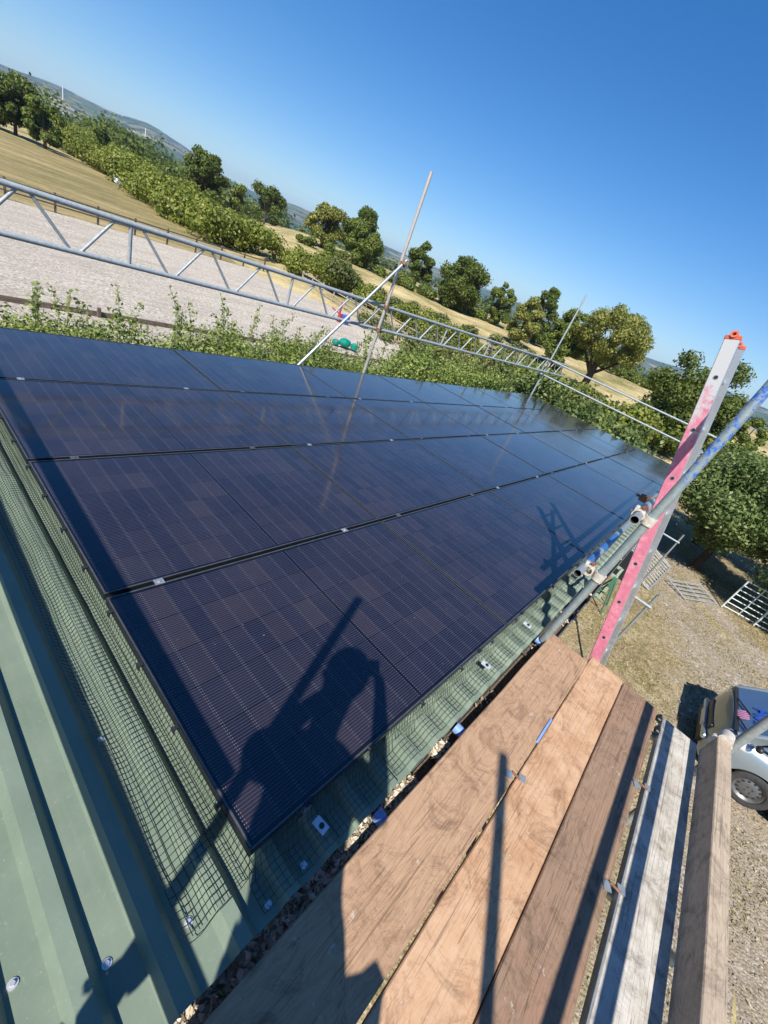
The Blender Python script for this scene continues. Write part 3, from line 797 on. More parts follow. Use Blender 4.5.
# ------------------------------------------------------------------ bird mesh
def wire(mb, pts, r=0.00125):
    pts = [Vector(p) for p in pts]
    a0 = None
    base = len(mb.v)
    for i, p in enumerate(pts):
        d = (pts[min(i + 1, len(pts) - 1)] - pts[max(i - 1, 0)]).normalized()
        a = d.cross(NW) if abs(d.dot(NW)) < 0.95 else d.cross(Vector((1, 0, 0)))
        a.normalize(); b = a.cross(d)
        for k in range(3):
            t = k * 2 * PI / 3
            mb.v.append(tuple(p + (a * math.cos(t) + b * math.sin(t)) * r))
    for i in range(len(pts) - 1):
        for k in range(3):
            j = (k + 1) % 3
            mb.f.append((base + i * 3 + k, base + i * 3 + j, base + i * 3 + 3 + j, base + i * 3 + 3 + k)); mb.m.append(0)
def mesh_n_left(u, v, s):
    w = mnoise.noise(Vector((u * 6, v * 2.3, 1))) * 0.012 + mnoise.noise(Vector((u * 3, v * 7, 4))) * 0.005
    drape = ROOFN + max(roof_h(u - .02), roof_h(u), roof_h(u + .02)) * 0.9 + 0.010 + w + 0.004
    return drape
CELL = 0.0195
prof = [(-0.003, -0.012), (-0.006, -0.04), (-0.012, -0.07), (-0.03, -0.096)]
t = thing('bird_mesh', 'dark wire mesh skirt draped over the roof ribs along the left edge of the array', 'wire mesh', PL(-0.1, 0, -0.1))
mb = MB()
ncross = 12
def left_pt(s, v):        # s cells outward
    if s < len(prof):
        u, nn_ = prof[s]
        wob = mnoise.noise(Vector((s, v * 3, 9))) * 0.003
        return PL(u + wob, v, nn_)
    u = -0.03 - (s - len(prof) + 1) * CELL
    u += mnoise.noise(Vector((s * .1, v * 1.6, 2))) * 0.012 * (s - 3) / 9 + mnoise.noise(Vector((s * .3, v * 9, 5))) * 0.003
    return PL(u, v, mesh_n_left(u, v, s))
NV = int(4.62 / CELL)
for iv in range(NV + 1):
    v = -0.025 + iv * CELL
    ns = ncross
    wire(mb, [left_pt(s, v + mnoise.noise(Vector((s * .5, v * 5, 3))) * 0.004 - 0.0015 * s * (1 if v < .1 else 0)) for s in range(ns)])
for s in range(ncross):
    wire(mb, [left_pt(s, -0.03 + iv * CELL) for iv in range(NV + 1)])
obj('wire_grid', mb, M['mesh_wire'], t)
for i in range(16):
    mb = MB(); c = PL(-0.004, 0.17 + i * 0.29, -0.002); mb.box(c, (0.018, 0.014, 0.012), ch=.002); mb.box(c + Vector((-.010, 0, -.008)), (0.004, 0.02, 0.022))
    obj('mesh_clip', mb, M['dark'], t)
t = thing('bird_mesh', 'dark wire mesh strip closing the gap along the eave edge of the array', 'wire mesh', PL(6, -0.05, -0.1))
mb = MB()
EW = 0.00095
def eave_pt(u, s):
    pr_ = [(0.004, -0.012), (-0.004, -0.05), (-0.02, -0.085)]
    if s < 3: return PL(u, pr_[s][0], pr_[s][1])
    v = -0.02 - (s - 2) * CELL
    return PL(u, v + mnoise.noise(Vector((u * 4, s * .5, 2))) * 0.004, ROOFN + max(roof_h(u - .012), roof_h(u), roof_h(u + .012)) + 0.006 + mnoise.noise(Vector((u * 5, s * .3, 7))) * 0.002)
NU = int((12.2 - 0.0) / CELL)
for iu in range(NU):
    u = 0.0 + iu * CELL
    wire(mb, [eave_pt(u, s) for s in range(8)], EW)
for s in range(8):
    wire(mb, [eave_pt(0.0 + iu * CELL, s) for iu in range(NU)], EW)
obj('wire_grid', mb, M['mesh_wire'], t)
for i in range(36):
    mb = MB(); c = PL(0.17 + i * 0.34, 0.004, -0.003); mb.box(c, (0.014, 0.018, 0.012), ch=.002); mb.box(c + Vector((0, -.012, -.008)), (0.02, 0.004, 0.022))
    obj('mesh_clip', mb, M['dark'], t)

# ------------------------------------------------------------------ scaffold platform
BT = -0.12       # top of the boards
def board(name, label, y0, y1, x0, x1, mat, z1=BT, th=0.038, seed=0, rot=0.0, group='scaffold boards of the platform'):
    t = thing(name, label, 'scaffold board', ((x0 + x1) / 2, (y0 + y1) / 2, z1 - th), group)
    mb = MB(); R = Matrix.Rotation(rot, 3, 'Z')
    L = x1 - x0; W = y1 - y0; nseg = 40
    c0 = Vector(((x0 + x1) / 2, (y0 + y1) / 2, 0))
    rr = random.Random(seed)
    secs = []
    for i in range(nseg + 1):
        x = -L / 2 + L * i / nseg
        e1 = mnoise.noise(Vector((x * 3, seed, 0))) * 0.0022; e2 = mnoise.noise(Vector((x * 3, seed, 5))) * 0.0022
        zt = z1 + mnoise.noise(Vector((x * .8, seed, 9))) * 0.0015
        k = 0.004
        pr = [(-W / 2 + e1, z1 - th), (-W / 2 + e1, zt - k), (-W / 2 + e1 + k, zt), (W / 2 + e2 - k, zt), (W / 2 + e2, zt - k), (W / 2 + e2, z1 - th)]
        if i in (0, nseg):
            pr = [(a * 0.985, b) for a, b in pr]
        xo = rr.uniform(-.002, .002) if i in (0, nseg) else 0
        secs.append([c0 + R @ Vector((x + xo, a, b)) for a, b in pr])
    vs = [p for s in secs for p in s]; m_ = 6; fs = []
    for i in range(nseg):
        for k in range(m_):
            j = (k + 1) % m_
            fs.append((i * m_ + k, (i + 1) * m_ + k, (i + 1) * m_ + j, i * m_ + j))
    fs.append(tuple(range(m_))); fs.append(tuple(reversed(range(nseg * m_, nseg * m_ + m_))))
    mb.add(vs, fs)
    obj('plank', mb, mat, t)
    return t
W1 = mat_wood('orange_board', (0.46, 0.295, 0.18), (0.27, 0.16, 0.095), 1.0, (0.2, 0.12, 0.075), 0.5, seed=1.3)
W2 = mat_wood('red_orange_board', (0.52, 0.31, 0.175), (0.31, 0.165, 0.085), 1.3, (0.25, 0.12, 0.06), 0.4, bleach=(0.56, 0.37, 0.23), seed=4.1)
W3 = mat_wood('brown_board', (0.31, 0.205, 0.135), (0.175, 0.11, 0.07), 0.8, (0.3, 0.14, 0.09), 0.3, seed=7.7)
W4 = mat_wood('bleached_board', (0.47, 0.43, 0.36), (0.22, 0.18, 0.135), 0.9, (0.22, 0.18, 0.14), 0.75, bleach=(0.58, 0.55, 0.49), seed=11.2)
W6 = mat_wood('toe_board_sunlit_top_wood', (0.98, 0.92, 0.76), (0.9, 0.8, 0.62), 1.2, (0.6, 0.5, 0.38), 0.2, seed=21.9)  # upper faces: bleached wood with sunlight painted into the pale colour
W5 = mat_wood('toe_board_wood', (0.5, 0.4, 0.29), (0.28, 0.21, 0.15), 1.6, (0.15, 0.11, 0.08), 0.35, seed=15.9)
b1 = board('scaffold_board', 'orange brown scaffold board nearest the gutter', -0.455, -0.190, -1.75, 2.215, W1, seed=2, rot=-0.006)
b2 = board('scaffold_board', 'bright red orange scaffold board, second from the gutter', -0.688, -0.468, -1.7, 2.31, W2, seed=3)
b3 = board('scaffold_board', 'dull brown scaffold board between the bright orange board and the bleached one', -0.915, -0.694, -1.72, 2.30, W3, seed=4)
b4 = board('scaffold_board', 'bleached grey white scaffold board beside the toe board', -1.152, -0.955, -1.7, 2.27, W4, seed=5)
mb = MB(); mb.box((0.28, -0.952, BT - .019), (3.98, 0.004, 0.042)); obj('edge_band', mb, M['galv'], b4)
for bb, ye, xe in ((b4, -1.053, 2.27),):
    mb = MB(); mb.box((xe + .002, ye, BT - .019), (0.003, 0.19, 0.036)); obj('end_band', mb, M['galv'], bb)
tb = thing('toe_board', 'grey brown plank on edge with a sunlit pale top, closing the outer platform side', 'toe board', (0.3, -1.18, BT))
mb = MB(); L0, L1 = -1.7, 2.235
nseg = 40; secs = []
for i in range(nseg + 1):
    x = L0 + (L1 - L0) * i / nseg; e = mnoise.noise(Vector((x * 2.5, 3, 8))) * 0.003
    y0, y1 = -1.236 + e, -1.163 + e * .6; zt = 0.03 + mnoise.noise(Vector((x * 1.5, 1, 3))) * .003
    secs.append([Vector((x, y1, BT + .003)), Vector((x, y0, BT + .003)), Vector((x, y0, zt - .004)), Vector((x, y0 + .004, zt)), Vector((x, y1 - .004, zt)), Vector((x, y1, zt - .004))])
vs = [p for s in secs for p in s]; fs = []
for i in range(nseg):
    for k in range(6):
        fs.append((i * 6 + k, i * 6 + (k + 1) % 6, (i + 1) * 6 + (k + 1) % 6, (i + 1) * 6 + k))
fs += [tuple(reversed(range(6))), tuple(range(nseg * 6, nseg * 6 + 6))]
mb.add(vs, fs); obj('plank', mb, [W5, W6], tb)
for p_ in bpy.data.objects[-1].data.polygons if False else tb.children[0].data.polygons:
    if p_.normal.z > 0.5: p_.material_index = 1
mb = MB(); mb.box((2.26, -1.2, -0.02), (0.04, 0.10, 0.09), ch=.014); mb.tube((2.24, -1.2, 0.028), (2.31, -1.21, 0.028), .036, 14, hollow=False)
obj('end_clip', mb, M['cream_steel'], tb, smooth=True)
# board clips
def clip(x, y, lab):
    t = thing('board_clip', lab, 'board clip', (x, y, BT), 'small galvanised clips on the board joints')
    mb = MB(); mb.box((x - .02, y + .026, BT + .004), (0.036, 0.03, 0.004), Matrix.Rotation(.5, 3, 'Z')); mb.box((x + .018, y - .024, BT + .004), (0.034, 0.03, 0.004), Matrix.Rotation(.35, 3, 'Z'))
    obj('clip_plate', mb, M['galv'], t)
    mb = MB(); mb.tube((x, y + .02, BT + .008), (x, y - .02, BT + .008), .005, 8, hollow=False)
    obj('clip_bolt', mb, M['rusty'], t)
clip(1.06, -0.462, 'grey metal clip on the joint between the two orange boards')
clip(1.03, -0.93, 'grey metal clip at the gap between the brown and bleached boards, nearer one')
clip(1.62, -0.935, 'grey metal clip at the gap between the brown and bleached boards, farther one')
mb = MB(); mb.box((1.42, -0.461, BT + 0.001), (0.2, 0.010, 0.012))
o = obj('blue_strap', mb, M['bluecap']); tag(o, 'blue strap wedged in the joint between the two orange boards', 'strap')
for (x, y) in ((2.235, -0.932), (2.12, -0.938)):
    mb = MB(); mb.box((x, y, BT - .004), (0.05, 0.028, 0.03), ch=.006); mb.tube((x - .02, y, BT + .012), (x + .02, y, BT + .012), .008, 8, hollow=False)
    o = obj('band_end', mb, M['dark']); tag(o, 'dark lump of fixing at the far end of the bleached board, %s' % ('outer one' if x > 2.2 else 'inner one'), 'fixing')
# transoms with blue caps
for x, lab in ((-0.35, 'nearest the camera'), (0.48, 'second along'), (1.06, 'in the middle of the platform'), (2.13, 'under the far board ends')):
    t = thing('transom_tube', 'blue capped steel transom tube under the boards, ' + lab, 'scaffold tube', (x, -0.7, -0.184), 'transoms under the boards')
    mb = MB(); mb.tube((x, -0.172, -0.184), (x, -1.2, -0.184), 0.0242); obj('tube', mb, M['galv'], t, smooth=True)
    mb = MB(); mb.tube((x, -0.15, -0.182), (x, -0.20, -0.182), 0.0262, 14, hollow=False); obj('end_cap', mb, M['bluecap'], t, smooth=True)

# couplers
def coupler(p, d1, d2, lab, off=(0.03, 0, 0), mat=None, sc=1.0):
    p = Vector(p); d1 = Vector(d1).normalized(); d2 = Vector(d2).normalized()
    t = thing('scaffold_coupler', lab, 'coupler', p, 'scaffold couplers')
    mat = mat or M['cream_steel']
    q = p + Vector(off)
    for c, d in ((p, d1), (q, d2)):
        mb = MB(); mb.tube(c - d * .026 * sc, c + d * .026 * sc, 0.033 * sc, 14, wall=0.007)
        s = d.orthogonal().normalized()
        mb.box(c + s * .036 * sc, (0.03 * sc, 0.02 * sc, 0.034 * sc), ch=.004)
        jaw = obj('jaw', mb, mat, t, smooth=True)
        mb = MB(); mb.tube(c + s * .03 * sc - d.cross(s) * .03 * sc, c + s * .03 * sc + d.cross(s) * .05 * sc, .0065 * sc, 8, hollow=False)
        mb.tube(c + s * .03 * sc + d.cross(s) * .03 * sc, c + s * .03 * sc + d.cross(s) * .044 * sc, .013 * sc, 6, hollow=False)
        obj('bolt', mb, M['rusty'], jaw)
def tube_thing(name, lab, p0, p1, mat, cat='scaffold tube', group=None, r=0.0242, seg=16):
    t = thing(name, lab, cat, p0, group)
    mb = MB(); mb.tube(p0, p1, r, seg, mi=0, mi_in=1); obj('tube', mb, [mat, M['black_inner']], t, smooth=True)
    return t
X0 = 2.12
S0 = Vector((X0, -0.182, -0.155)); S1 = Vector((X0 + .02, -0.262, 2.35))
def std_at(z): return S0.lerp(S1, (z - S0.z) / (S1.z - S0.z))
tube_thing('scaffold_standard', 'upright scaffold tube at the eave with chipped blue paint high up', S0, S1, M['galv_blue'], group='upright tubes of the platform')
# inner guard rails along the eave beyond the ladder
tt = tube_thing('guard_rail', 'lower guard rail running along the eave with a blue painted band', (1.98, -0.105, 0.44), (8.1, -0.075, 0.44), M['galv'], group='guard rails along the eave')
mb = MB(); mb.tube((2.2, -0.104, 0.44), (2.42, -0.103, 0.44), 0.0252, 16, wall=.001); obj('paint_band', mb, M['bluetube'], tt, smooth=True)
mb = MB(); mb.tube((2.52, -0.1025, 0.44), (2.98, -0.101, 0.44), 0.0252, 16, wall=.001); obj('paint_band', mb, M['bluetube'], tt, smooth=True)
tube_thing('guard_rail', 'upper guard rail running along the eave, its open end beside the blue painted upright', (1.98, -0.16, 0.87), (8.1, -0.1, 0.87), M['galv'], group='guard rails along the eave')
coupler(std_at(0.44), (0, 0, 1), (1, 0, 0), 'coupler holding the lower guard rail to the blue painted upright', off=(0, 0.07, 0))
coupler(std_at(0.87), (0, 0, 1), (1, 0, 0), 'coupler holding the upper guard rail to the blue painted upright', off=(0, 0.06, 0))
coupler((2.62, -0.155, 0.86), (1, 0, 0), (0, 0, 1), 'rusty coupler clamped on the upper guard rail behind the ladder', off=(0, .05, 0), mat=M['rusty'], sc=.8)
# outer standard and outer guard rails (behind the frame edge), end uprights
tube_thing('scaffold_standard', 'upright scaffold tube at the outer far corner beside the toe board end', (2.345, -1.268, -3.45), (2.375, -1.29, 2.4), M['galv'], group='upright tubes of the platform')
tube_thing('scaffold_standard', 'upright scaffold tube behind the photographer at the eave', (-0.95, -0.262, -3.45), (-0.95, -0.262, 2.42), M['galv'], group='upright tubes of the platform')
tube_thing('scaffold_standard', 'upright scaffold tube behind the photographer on the outer side', (-0.95, -1.28, -3.45), (-0.95, -1.28, 2.4), M['galv'], group='upright tubes of the platform')
coupler((-0.95, -0.262, 0.62), (0, 0, 1), (0, 1, 0), 'coupler on the upright behind the photographer at rail height', off=(0.06, 0.0, 0))
coupler((-0.95, -0.262, 0.50), (0, 0, 1), (1, 0, 0), 'coupler low on the upright behind the photographer', off=(0, -0.06, 0))
tube_thing('outer_guard_rail', 'lower guard rail along the outer side of the platform', (-1.6, -1.235, 0.56), (2.6, -1.235, 0.56), M['galv'], group='outer guard rails')
tube_thing('outer_guard_rail', 'upper guard rail along the outer side of the platform', (-1.6, -1.235, 0.92), (2.6, -1.235, 0.92), M['galv'], group='outer guard rails')
# gable guard rails left of the picture (they shade the roof edge)
tube_thing('gable_rail', 'lower guard rail across the near gable end', (-0.70, -0.42, 0.46), (-0.70, 4.9, 0.44), M['galv'], group='rails across the near gable', r=.036)
tube_thing('gable_rail', 'upper guard rail across the near gable end', (-0.75, -0.13, 0.97), (-0.75, 4.9, 0.97), M['galv'], group='rails across the near gable', r=.03)
# lower scaffold uprights beyond
tube_thing('lower_upright', 'short grey scaffold upright standing in the yard nearer the ladder', (7.45, -1.0, GZ), (7.45, -1.0, -1.35), M['galv'], group='uprights standing in the yard')
tube_thing('lower_upright', 'short grey scaffold upright standing in the yard farther away by the hurdles', (12.95, -1.0, GZ), (12.95, -1.0, -1.5), M['galv'], group='uprights standing in the yard')
tube_thing('cross_tube', 'short pale tube tying the nearer yard upright to the barn', (7.43, -1.05, -1.6), (7.43, -0.72, -1.6), M['galv_far'], group='ties between yard uprights and barn')
tube_thing('cross_tube', 'short tube tying the farther yard upright to the barn', (12.93, -1.05, -1.75), (12.93, -0.6, -1.75), M['galv_far'], group='ties between yard uprights and barn')

# ------------------------------------------------------------------ ladder
lad = thing('ladder', 'aluminium ladder with a faded pink stile and orange end caps leaning at the platform end', 'ladder', (2.6, -1.6, GZ))
LA = Vector((2.415, 0.03, 1.815)); LB = Vector((2.415, -0.487, -0.13))
ld = (LB - LA).normalized()
base_t = (GZ - LA.z) / ld.z
foot = LA + ld * base_t
Ln = (foot - LA).length
side = Vector((1, -0.055, 0)).normalized(); nrm = side.cross(ld).normalized(); side = ld.cross(nrm).normalized()
Rl = Matrix((side, nrm, ld)).transposed()
for k, dx in enumerate((0.0, 0.36)):
    mb = MB()
    c = LA.lerp(foot, 0.5) + side * dx
    t_, dpt = 0.026, 0.07
    # box section with recessed channel on the narrow faces
    mb.box(c, (t_, dpt, Ln), Rl, ch=0.003)
    o = obj('stile', mb, [M['alu'], M['pink']], lad)
    for p in o.data.polygons:
        if k == 0 and p.normal.x < -0.8 and p.area > 0.02: p.material_index = 1
    # rung sockets seen as dark holes
    top_c = LA + side * dx
    mb = MB()
    mb.box(top_c + ld * 0.004, (t_ + .004, dpt + .004, 0.022), Rl, ch=.004)
    mb.tube(top_c - ld * .014 - nrm * 0 - side * .015, top_c - ld * .0 + side * .015, 0.019, 18, hollow=True, wall=.010)
    obj('stile_cap', mb, M['orange'], lad, smooth=True)
i = 0
s = 0.2
while s < Ln - 0.1:
    p = LA + ld * s
    mb = MB(); mb.tube(p - side * 0.0145, p + side * 0.375, 0.0125, 12, wall=.0035, mi_in=1)
    obj('rung', mb, [M['alu'], M['black_inner']], lad, smooth=True)
    mb = MB(); mb.tube(p - side * 0.0168, p - side * 0.0125, 0.009, 12, hollow=False)
    obj('socket_hole', mb, M['black_inner'], lad)
    s += 0.28

# ------------------------------------------------------------------ lattice beam behind the array
beam = thing('lattice_beam', 'long galvanised lattice beam spanning behind the top of the array', 'lattice beam', (1, 4.66, 0.6))
BY = 4.66; BZ0, BZ1 = 0.60, 0.955; BX0, BX1 = -1.1, 14.6
mb = MB(); mb.tube((BX0, BY, BZ1), (BX1, BY, BZ1), 0.0242, 16, mi_in=1); obj('top_chord', mb, [M['galv_far'], M['black_inner']], beam, smooth=True)
mb = MB(); mb.tube((BX0, BY, BZ0), (BX1, BY, BZ0), 0.0242, 16, mi_in=1); obj('bottom_chord', mb, [M['galv_far'], M['black_inner']], beam, smooth=True)
x = 1.33 - 1.87; bay = 1
while x < BX1 - 0.2:
    mb = MB(); mb.tube((x, BY, BZ0), (x, BY, BZ1), 0.017, 10, hollow=False); obj('post', mb, M['galv_far'], beam, smooth=True)
    for k in range(5):
        xa = x + 0.09 + k * 0.345; xb = xa + 0.28
        if xb > BX1: break
        za, zb = (BZ1, BZ0) if (k + bay) % 2 == 0 else (BZ0, BZ1)
        mb = MB(); mb.tube((xa, BY, za), (xb, BY, zb), 0.0135, 10, hollow=False); obj('lacing', mb, M['galv_far'], beam, smooth=True)
    x += 1.87; bay += 1
tube_thing('back_standard', 'tall thin upright with orange paint above the lattice beam, nearer one', (4.99, 4.60, GZ), (5.0, 4.63, 2.75), mat_galv('orange_tipped_tube', (0.5, 0.47, 0.42), rough=.5, metal=.4, paint=(0.45, 0.38, 0.34), z0=1.6, z1=9, rust=.3), group='uprights behind the array')
tube_thing('raking_tube', 'sloping bracing tube crossing the lattice beam up to the nearer upright', (3.45, 4.58, -0.26), (5.05, 4.57, 1.66), M['galv'], r=.0215)
coupler((5.0, 4.60, 1.60), (0, 0, 1), (0.6, 0, 0.75), 'coupler joining the sloping tube to the nearer upright', off=(0, -.05, 0), mat=M['rusty'])
coupler((4.99, 4.60, BZ1), (0, 0, 1), (1, 0, 0), 'coupler on the top of the lattice beam at the nearer upright', off=(0, .06, 0), mat=M['rusty'])
coupler((4.99, 4.60, BZ0), (0, 0, 1), (1, 0, 0), 'coupler on the bottom of the lattice beam at the nearer upright', off=(0, .06, 0), mat=M['rusty'])
tube_thing('back_standard', 'tall thin upright at the far end of the lattice beam', (12.98, 4.72, GZ), (13.0, 4.74, 2.85), M['galv_far'], group='uprights behind the array')
tube_thing('back_standard', 'short upright below the lattice beam at the left edge of the picture', (-1.05, 4.72, GZ), (-1.05, 4.72, 1.1), M['galv_far'], group='uprights behind the array')
tube_thing('far_gable_rail', 'upper white handrail tube crossing the far gable end of the roof', (12.95, 4.85, 0.95), (12.95, -0.3, 0.95), M['galv_far'], group='handrails at the far gable')
tube_thing('far_gable_rail', 'lower white handrail tube crossing the far gable end of the roof', (12.95, 4.85, 0.5), (12.95, -0.15, 0.5), M['galv_far'], group='handrails at the far gable')

# ------------------------------------------------------------------ shrubs behind the array
def shrub(x, y, topz, rad, n, leaf, mat, label, seed, group, spikes=8, name='shrub', basez=GZ, fill=False):
    rng = np.random.default_rng(seed)
    t = thing(name, label, 'shrub', (x, y, basez), group)
    H = topz - basez
    blobs = crown_blobs(rng, (x, y, topz - rad * 0.95), rad, rad * 0.85, 16, (0.26, 0.42))
    blobs += [(x + rng.uniform(-.7, .7) * rad, y + rng.uniform(-.7, .7) * rad, basez + H * rng.uniform(.25, .7), rad * .5) for _ in range(6)]
    if fill: blobs += [(x + rng.uniform(-1, 1) * rad, y + rng.uniform(-.9, .6) * rad, topz - rad * rng.uniform(.3, .75), rad * .34) for _ in range(12)]
    P, nn = blob_points(rng, blobs, n, 0.5)
    # upright shoots with leaves along them
    sp = []; mb = MB()
    for i in range(spikes):
        bx = x + rng.uniform(-1, 1) * rad * 0.9; by = y + rng.uniform(-1, 1) * rad * 0.7
        h0 = topz - rad * 0.5; h1 = topz + rng.uniform(0.02, 0.38) * min(rad, .8) * .95
        lean = rng.normal(size=2) * 0.06
        mb.path([(bx, by, h0 - .3), (bx + lean[0], by + lean[1], (h0 + h1) / 2), (bx + lean[0] * 2, by + lean[1] * 2, h1)], [0.006, 0.004, 0.002], 5)
        m_ = 55
        tt_ = rng.uniform(0.2, 1, m_)
        q = np.stack([bx + lean[0] * 2 * tt_, by + lean[1] * 2 * tt_, h0 + (h1 - h0) * tt_], 1) + rng.normal(size=(m_, 3)) * np.array([.03, .03, .02])
        sp.append(q)
    if sp:
        q = np.concatenate(sp); P = np.concatenate([P, q]); r_ = rng.normal(size=(len(q), 3)); nn = np.concatenate([nn, r_ / np.linalg.norm(r_, axis=1)[:, None]])
    P = P - np.array([x, y, basez])
    me = leaf_mesh('foliage', P, nn, leaf, rng); me.materials.append(mat)
    o = bpy.data.objects.new('foliage', me); col.objects.link(o); o.parent = t
    for i in range(5):
        a = rng.uniform(0, 2 * PI); 
        mb.path([(x + .1 * math.cos(a), y + .1 * math.sin(a), basez - .1), (x + .3 * rad * math.cos(a), y + .3 * rad * math.sin(a), basez + H * .45), (x + .6 * rad * math.cos(a), y + .6 * rad * math.sin(a), basez + H * .8)], [0.03, 0.02, 0.008], 6)
    obj('stems', mb, M['twig'], t, smooth=True)
    return t
back = [(-0.6, 5.7, -0.3, .85), (0.55, 5.75, -0.2, .85), (1.6, 5.7, -0.22, .9), (2.75, 5.7, -0.08, .9), (3.8, 5.8, 0.0, .9), (4.9, 5.8, -0.02, .9), (6.0, 5.85, -0.1, .9), (7.3, 5.9, 0.02, .95), (8.6, 5.95, 0.14, 1.0), (10.0, 6.0, 0.12, 1.1), (11.5, 6.0, 0.25, 1.15)]
where = ['at the left edge of the picture', 'second from the left edge', 'third from the left, below the arena kickboard', 'fourth from the left, before the sloping tube', 'just left of the sloping tube', 'at the foot of the nearer tall upright', 'right of the nearer tall upright', 'behind the middle of the array top', 'left of the far corner, middle one', 'left of the far corner, larger one', 'next to the far corner of the array']
for i, (x, y, tz, r) in enumerate(back):
    shrub(x, y, tz, r, 17000 if i < 7 else 16000, 0.029 if i < 7 else 0.042, L_near, 'light green leafy shrub behind the array, ' + where[i], 40 + i, 'shrubs in the row behind the array', spikes=(9 if i < 8 else 5), fill=True)
endb = [(14.3, 5.4, 0.35, 1.5), (14.4, 3.6, 0.22, 1.45), (14.6, 1.9, 0.12, 1.4), (16.8, 4.4, 0.3, 1.7), (17.0, 2.0, 0.0, 1.6)]
ew = ['behind the far corner post', 'under the white handrails, left one', 'under the white handrails, right one next to the ladder', 'in the second line behind the handrails, left', 'in the second line behind the handrails, right']
for i, (x, y, tz, r) in enumerate(endb):
    shrub(x, y, tz, r, 11000, 0.095, L_apple, 'dense fruit bush ' + ew[i], 70 + i, 'fruit bushes beyond the far gable', spikes=6, name='fruit_bush')
# the apple trees at the right with deep shade below
tree((17.8, -2.2, GZ), 0.75, 2.25, L_apple, 'leafy apple tree right of the ladder over the shaded ground', n=20000, leaf=0.105, k=30, seed=91, crown_low=0.3, name='apple_tree', group='apple trees right of the ladder', trunk_r=.12, br=(.26, .42))
tree((16.3, -5.2, GZ), 0.2, 2.2, L_apple, 'leafy apple tree cut by the right edge above the metal hurdles', n=17000, leaf=0.105, k=28, seed=93, crown_low=0.26, name='apple_tree', group='apple trees right of the ladder', trunk_r=.12, br=(.26, .42))
tree((21.5, -2.0, GZ), 0.9, 2.4, L_apple, 'apple tree standing behind the one right of the ladder', n=12000, leaf=0.12, k=26, seed=95, crown_low=0.2, name='apple_tree', group='apple trees right of the ladder', trunk_r=.12)
tree((20.8, -6.3, GZ), 0.4, 2.4, L_apple, 'apple tree behind the blue painted upright at the right edge', n=12000, leaf=0.12, k=26, seed=97, crown_low=0.2, name='apple_tree', group='apple trees right of the ladder', trunk_r=.12)

# ------------------------------------------------------------------ hedges, woods and field trees
def hedge(name, line, label, mat, seed, per=6.0, leaf=0.4, n_per=900, wide=3.0, kind=None, cat='hedge'):
    """line: list of (x, y, top z, half width)"""
    rng = np.random.default_rng(seed); blobs = []
    for (a, b) in zip(line, line[1:]):
        L = math.hypot(b[0] - a[0], b[1] - a[1]); m_ = max(2, int(L / (per * 0.4)))
        for k in range(m_):
            t = k / m_
            x = a[0] + (b[0] - a[0]) * t; y = a[1] + (b[1] - a[1]) * t; tz = a[2] + (b[2] - a[2]) * t; w = a[3] + (b[3] - a[3]) * t
            gz = terr(x, y)
            H = max(tz - gz, .8)
            for q in range(3):
                r = min(H * 0.62, w) * rng.uniform(0.5, 0.95)
                blobs.append((x + rng.uniform(-1, 1) * w, y + rng.uniform(-1, 1) * w, gz + max(r * .6, (H - r * .8) * rng.uniform(0.3, 1.1)), r))
    n = int(len(blobs) * n_per / 6)
    P, nn = blob_points(rng, blobs, n, 0.4)
    me = leaf_mesh(name, P, nn, leaf, rng, 1.4); me.materials.append(mat)
    o = bpy.data.objects.new(name, me); col.objects.link(o)
    return tag(o, label, cat, kind=kind)
def PD(px, py, dist): p = D(px, py, dist); return (p.x, p.y)
def topz(px, py, dist): return D(px, py, dist).z
def hl(pts): return [(*PD(a, b, d), topz(a, b, d), w) for (a, b, d, w) in pts]
def gline(rows, push, w):      # rows: base pixel, top pixel -> points a little behind the base with the height read at that distance
    out = []
    for (bx, by, tx, ty) in rows:
        g_ = G(bx, by); d_ = math.hypot(g_.x - CAM.x, g_.y - CAM.y) + push
        p_ = D(tx, ty, d_); out.append((p_.x, p_.y, p_.z, w))
    return out
hedge('boundary_hedge', gline([(-30, 100, -22, 84), (18, 122, 24, 110), (50, 139, 58, 116), (76, 158, 88, 132), (118, 182, 130, 152), (150, 204, 162, 170), (180, 225, 194, 184), (215, 243, 228, 197), (262, 264, 262, 222), (298, 276, 290, 240), (322, 290, 316, 246)], 3.5, 4.2), 'broad overgrown green hedge along the far side of the dry paddock', L_hedge, 11, leaf=0.3, n_per=4500)
hedge('scrub_hedge', gline([(322, 290, 316, 246), (345, 300, 338, 258), (372, 312, 362, 282), (395, 324, 388, 298), (425, 338, 420, 304), (455, 350, 450, 322), (490, 366, 490, 344), (530, 380, 530, 360)], 1.5, 2.6) + hl([(570, 378, 34, 2), (620, 396, 32, 2), (655, 414, 30, 2)]), 'scrubby hedge running right behind the arena fence and lattice beam', L_hedge, 12, leaf=0.2, n_per=4500)
hedge('arena_side_scrub', hl([(372, 312, 40, 2), (400, 322, 38, 2.4), (440, 334, 34, 2.6), (485, 350, 30, 2.6), (530, 366, 27, 2.4), (575, 384, 25, 2)]), 'rough green and brown scrub between the arena fence and the shrubs by the barn', L_scrub, 18, leaf=0.14, n_per=4200)
def GT(px, py):
    d = ray(px, py); k = 5.0
    while k < 400:
        q = CAM + d * k
        if q.z <= terr(q.x, q.y): return q
        k += .5
    return CAM + d * 400
def tline(rows, push, w):
    out = []
    for (bx, by, up_) in rows:
        g_ = GT(bx, by); d_ = math.hypot(g_.x - CAM.x, g_.y - CAM.y) + push
        p_ = D(bx + up_ * .4, by - up_ * .9, d_); out.append((p_.x, p_.y, p_.z, w))
    return out
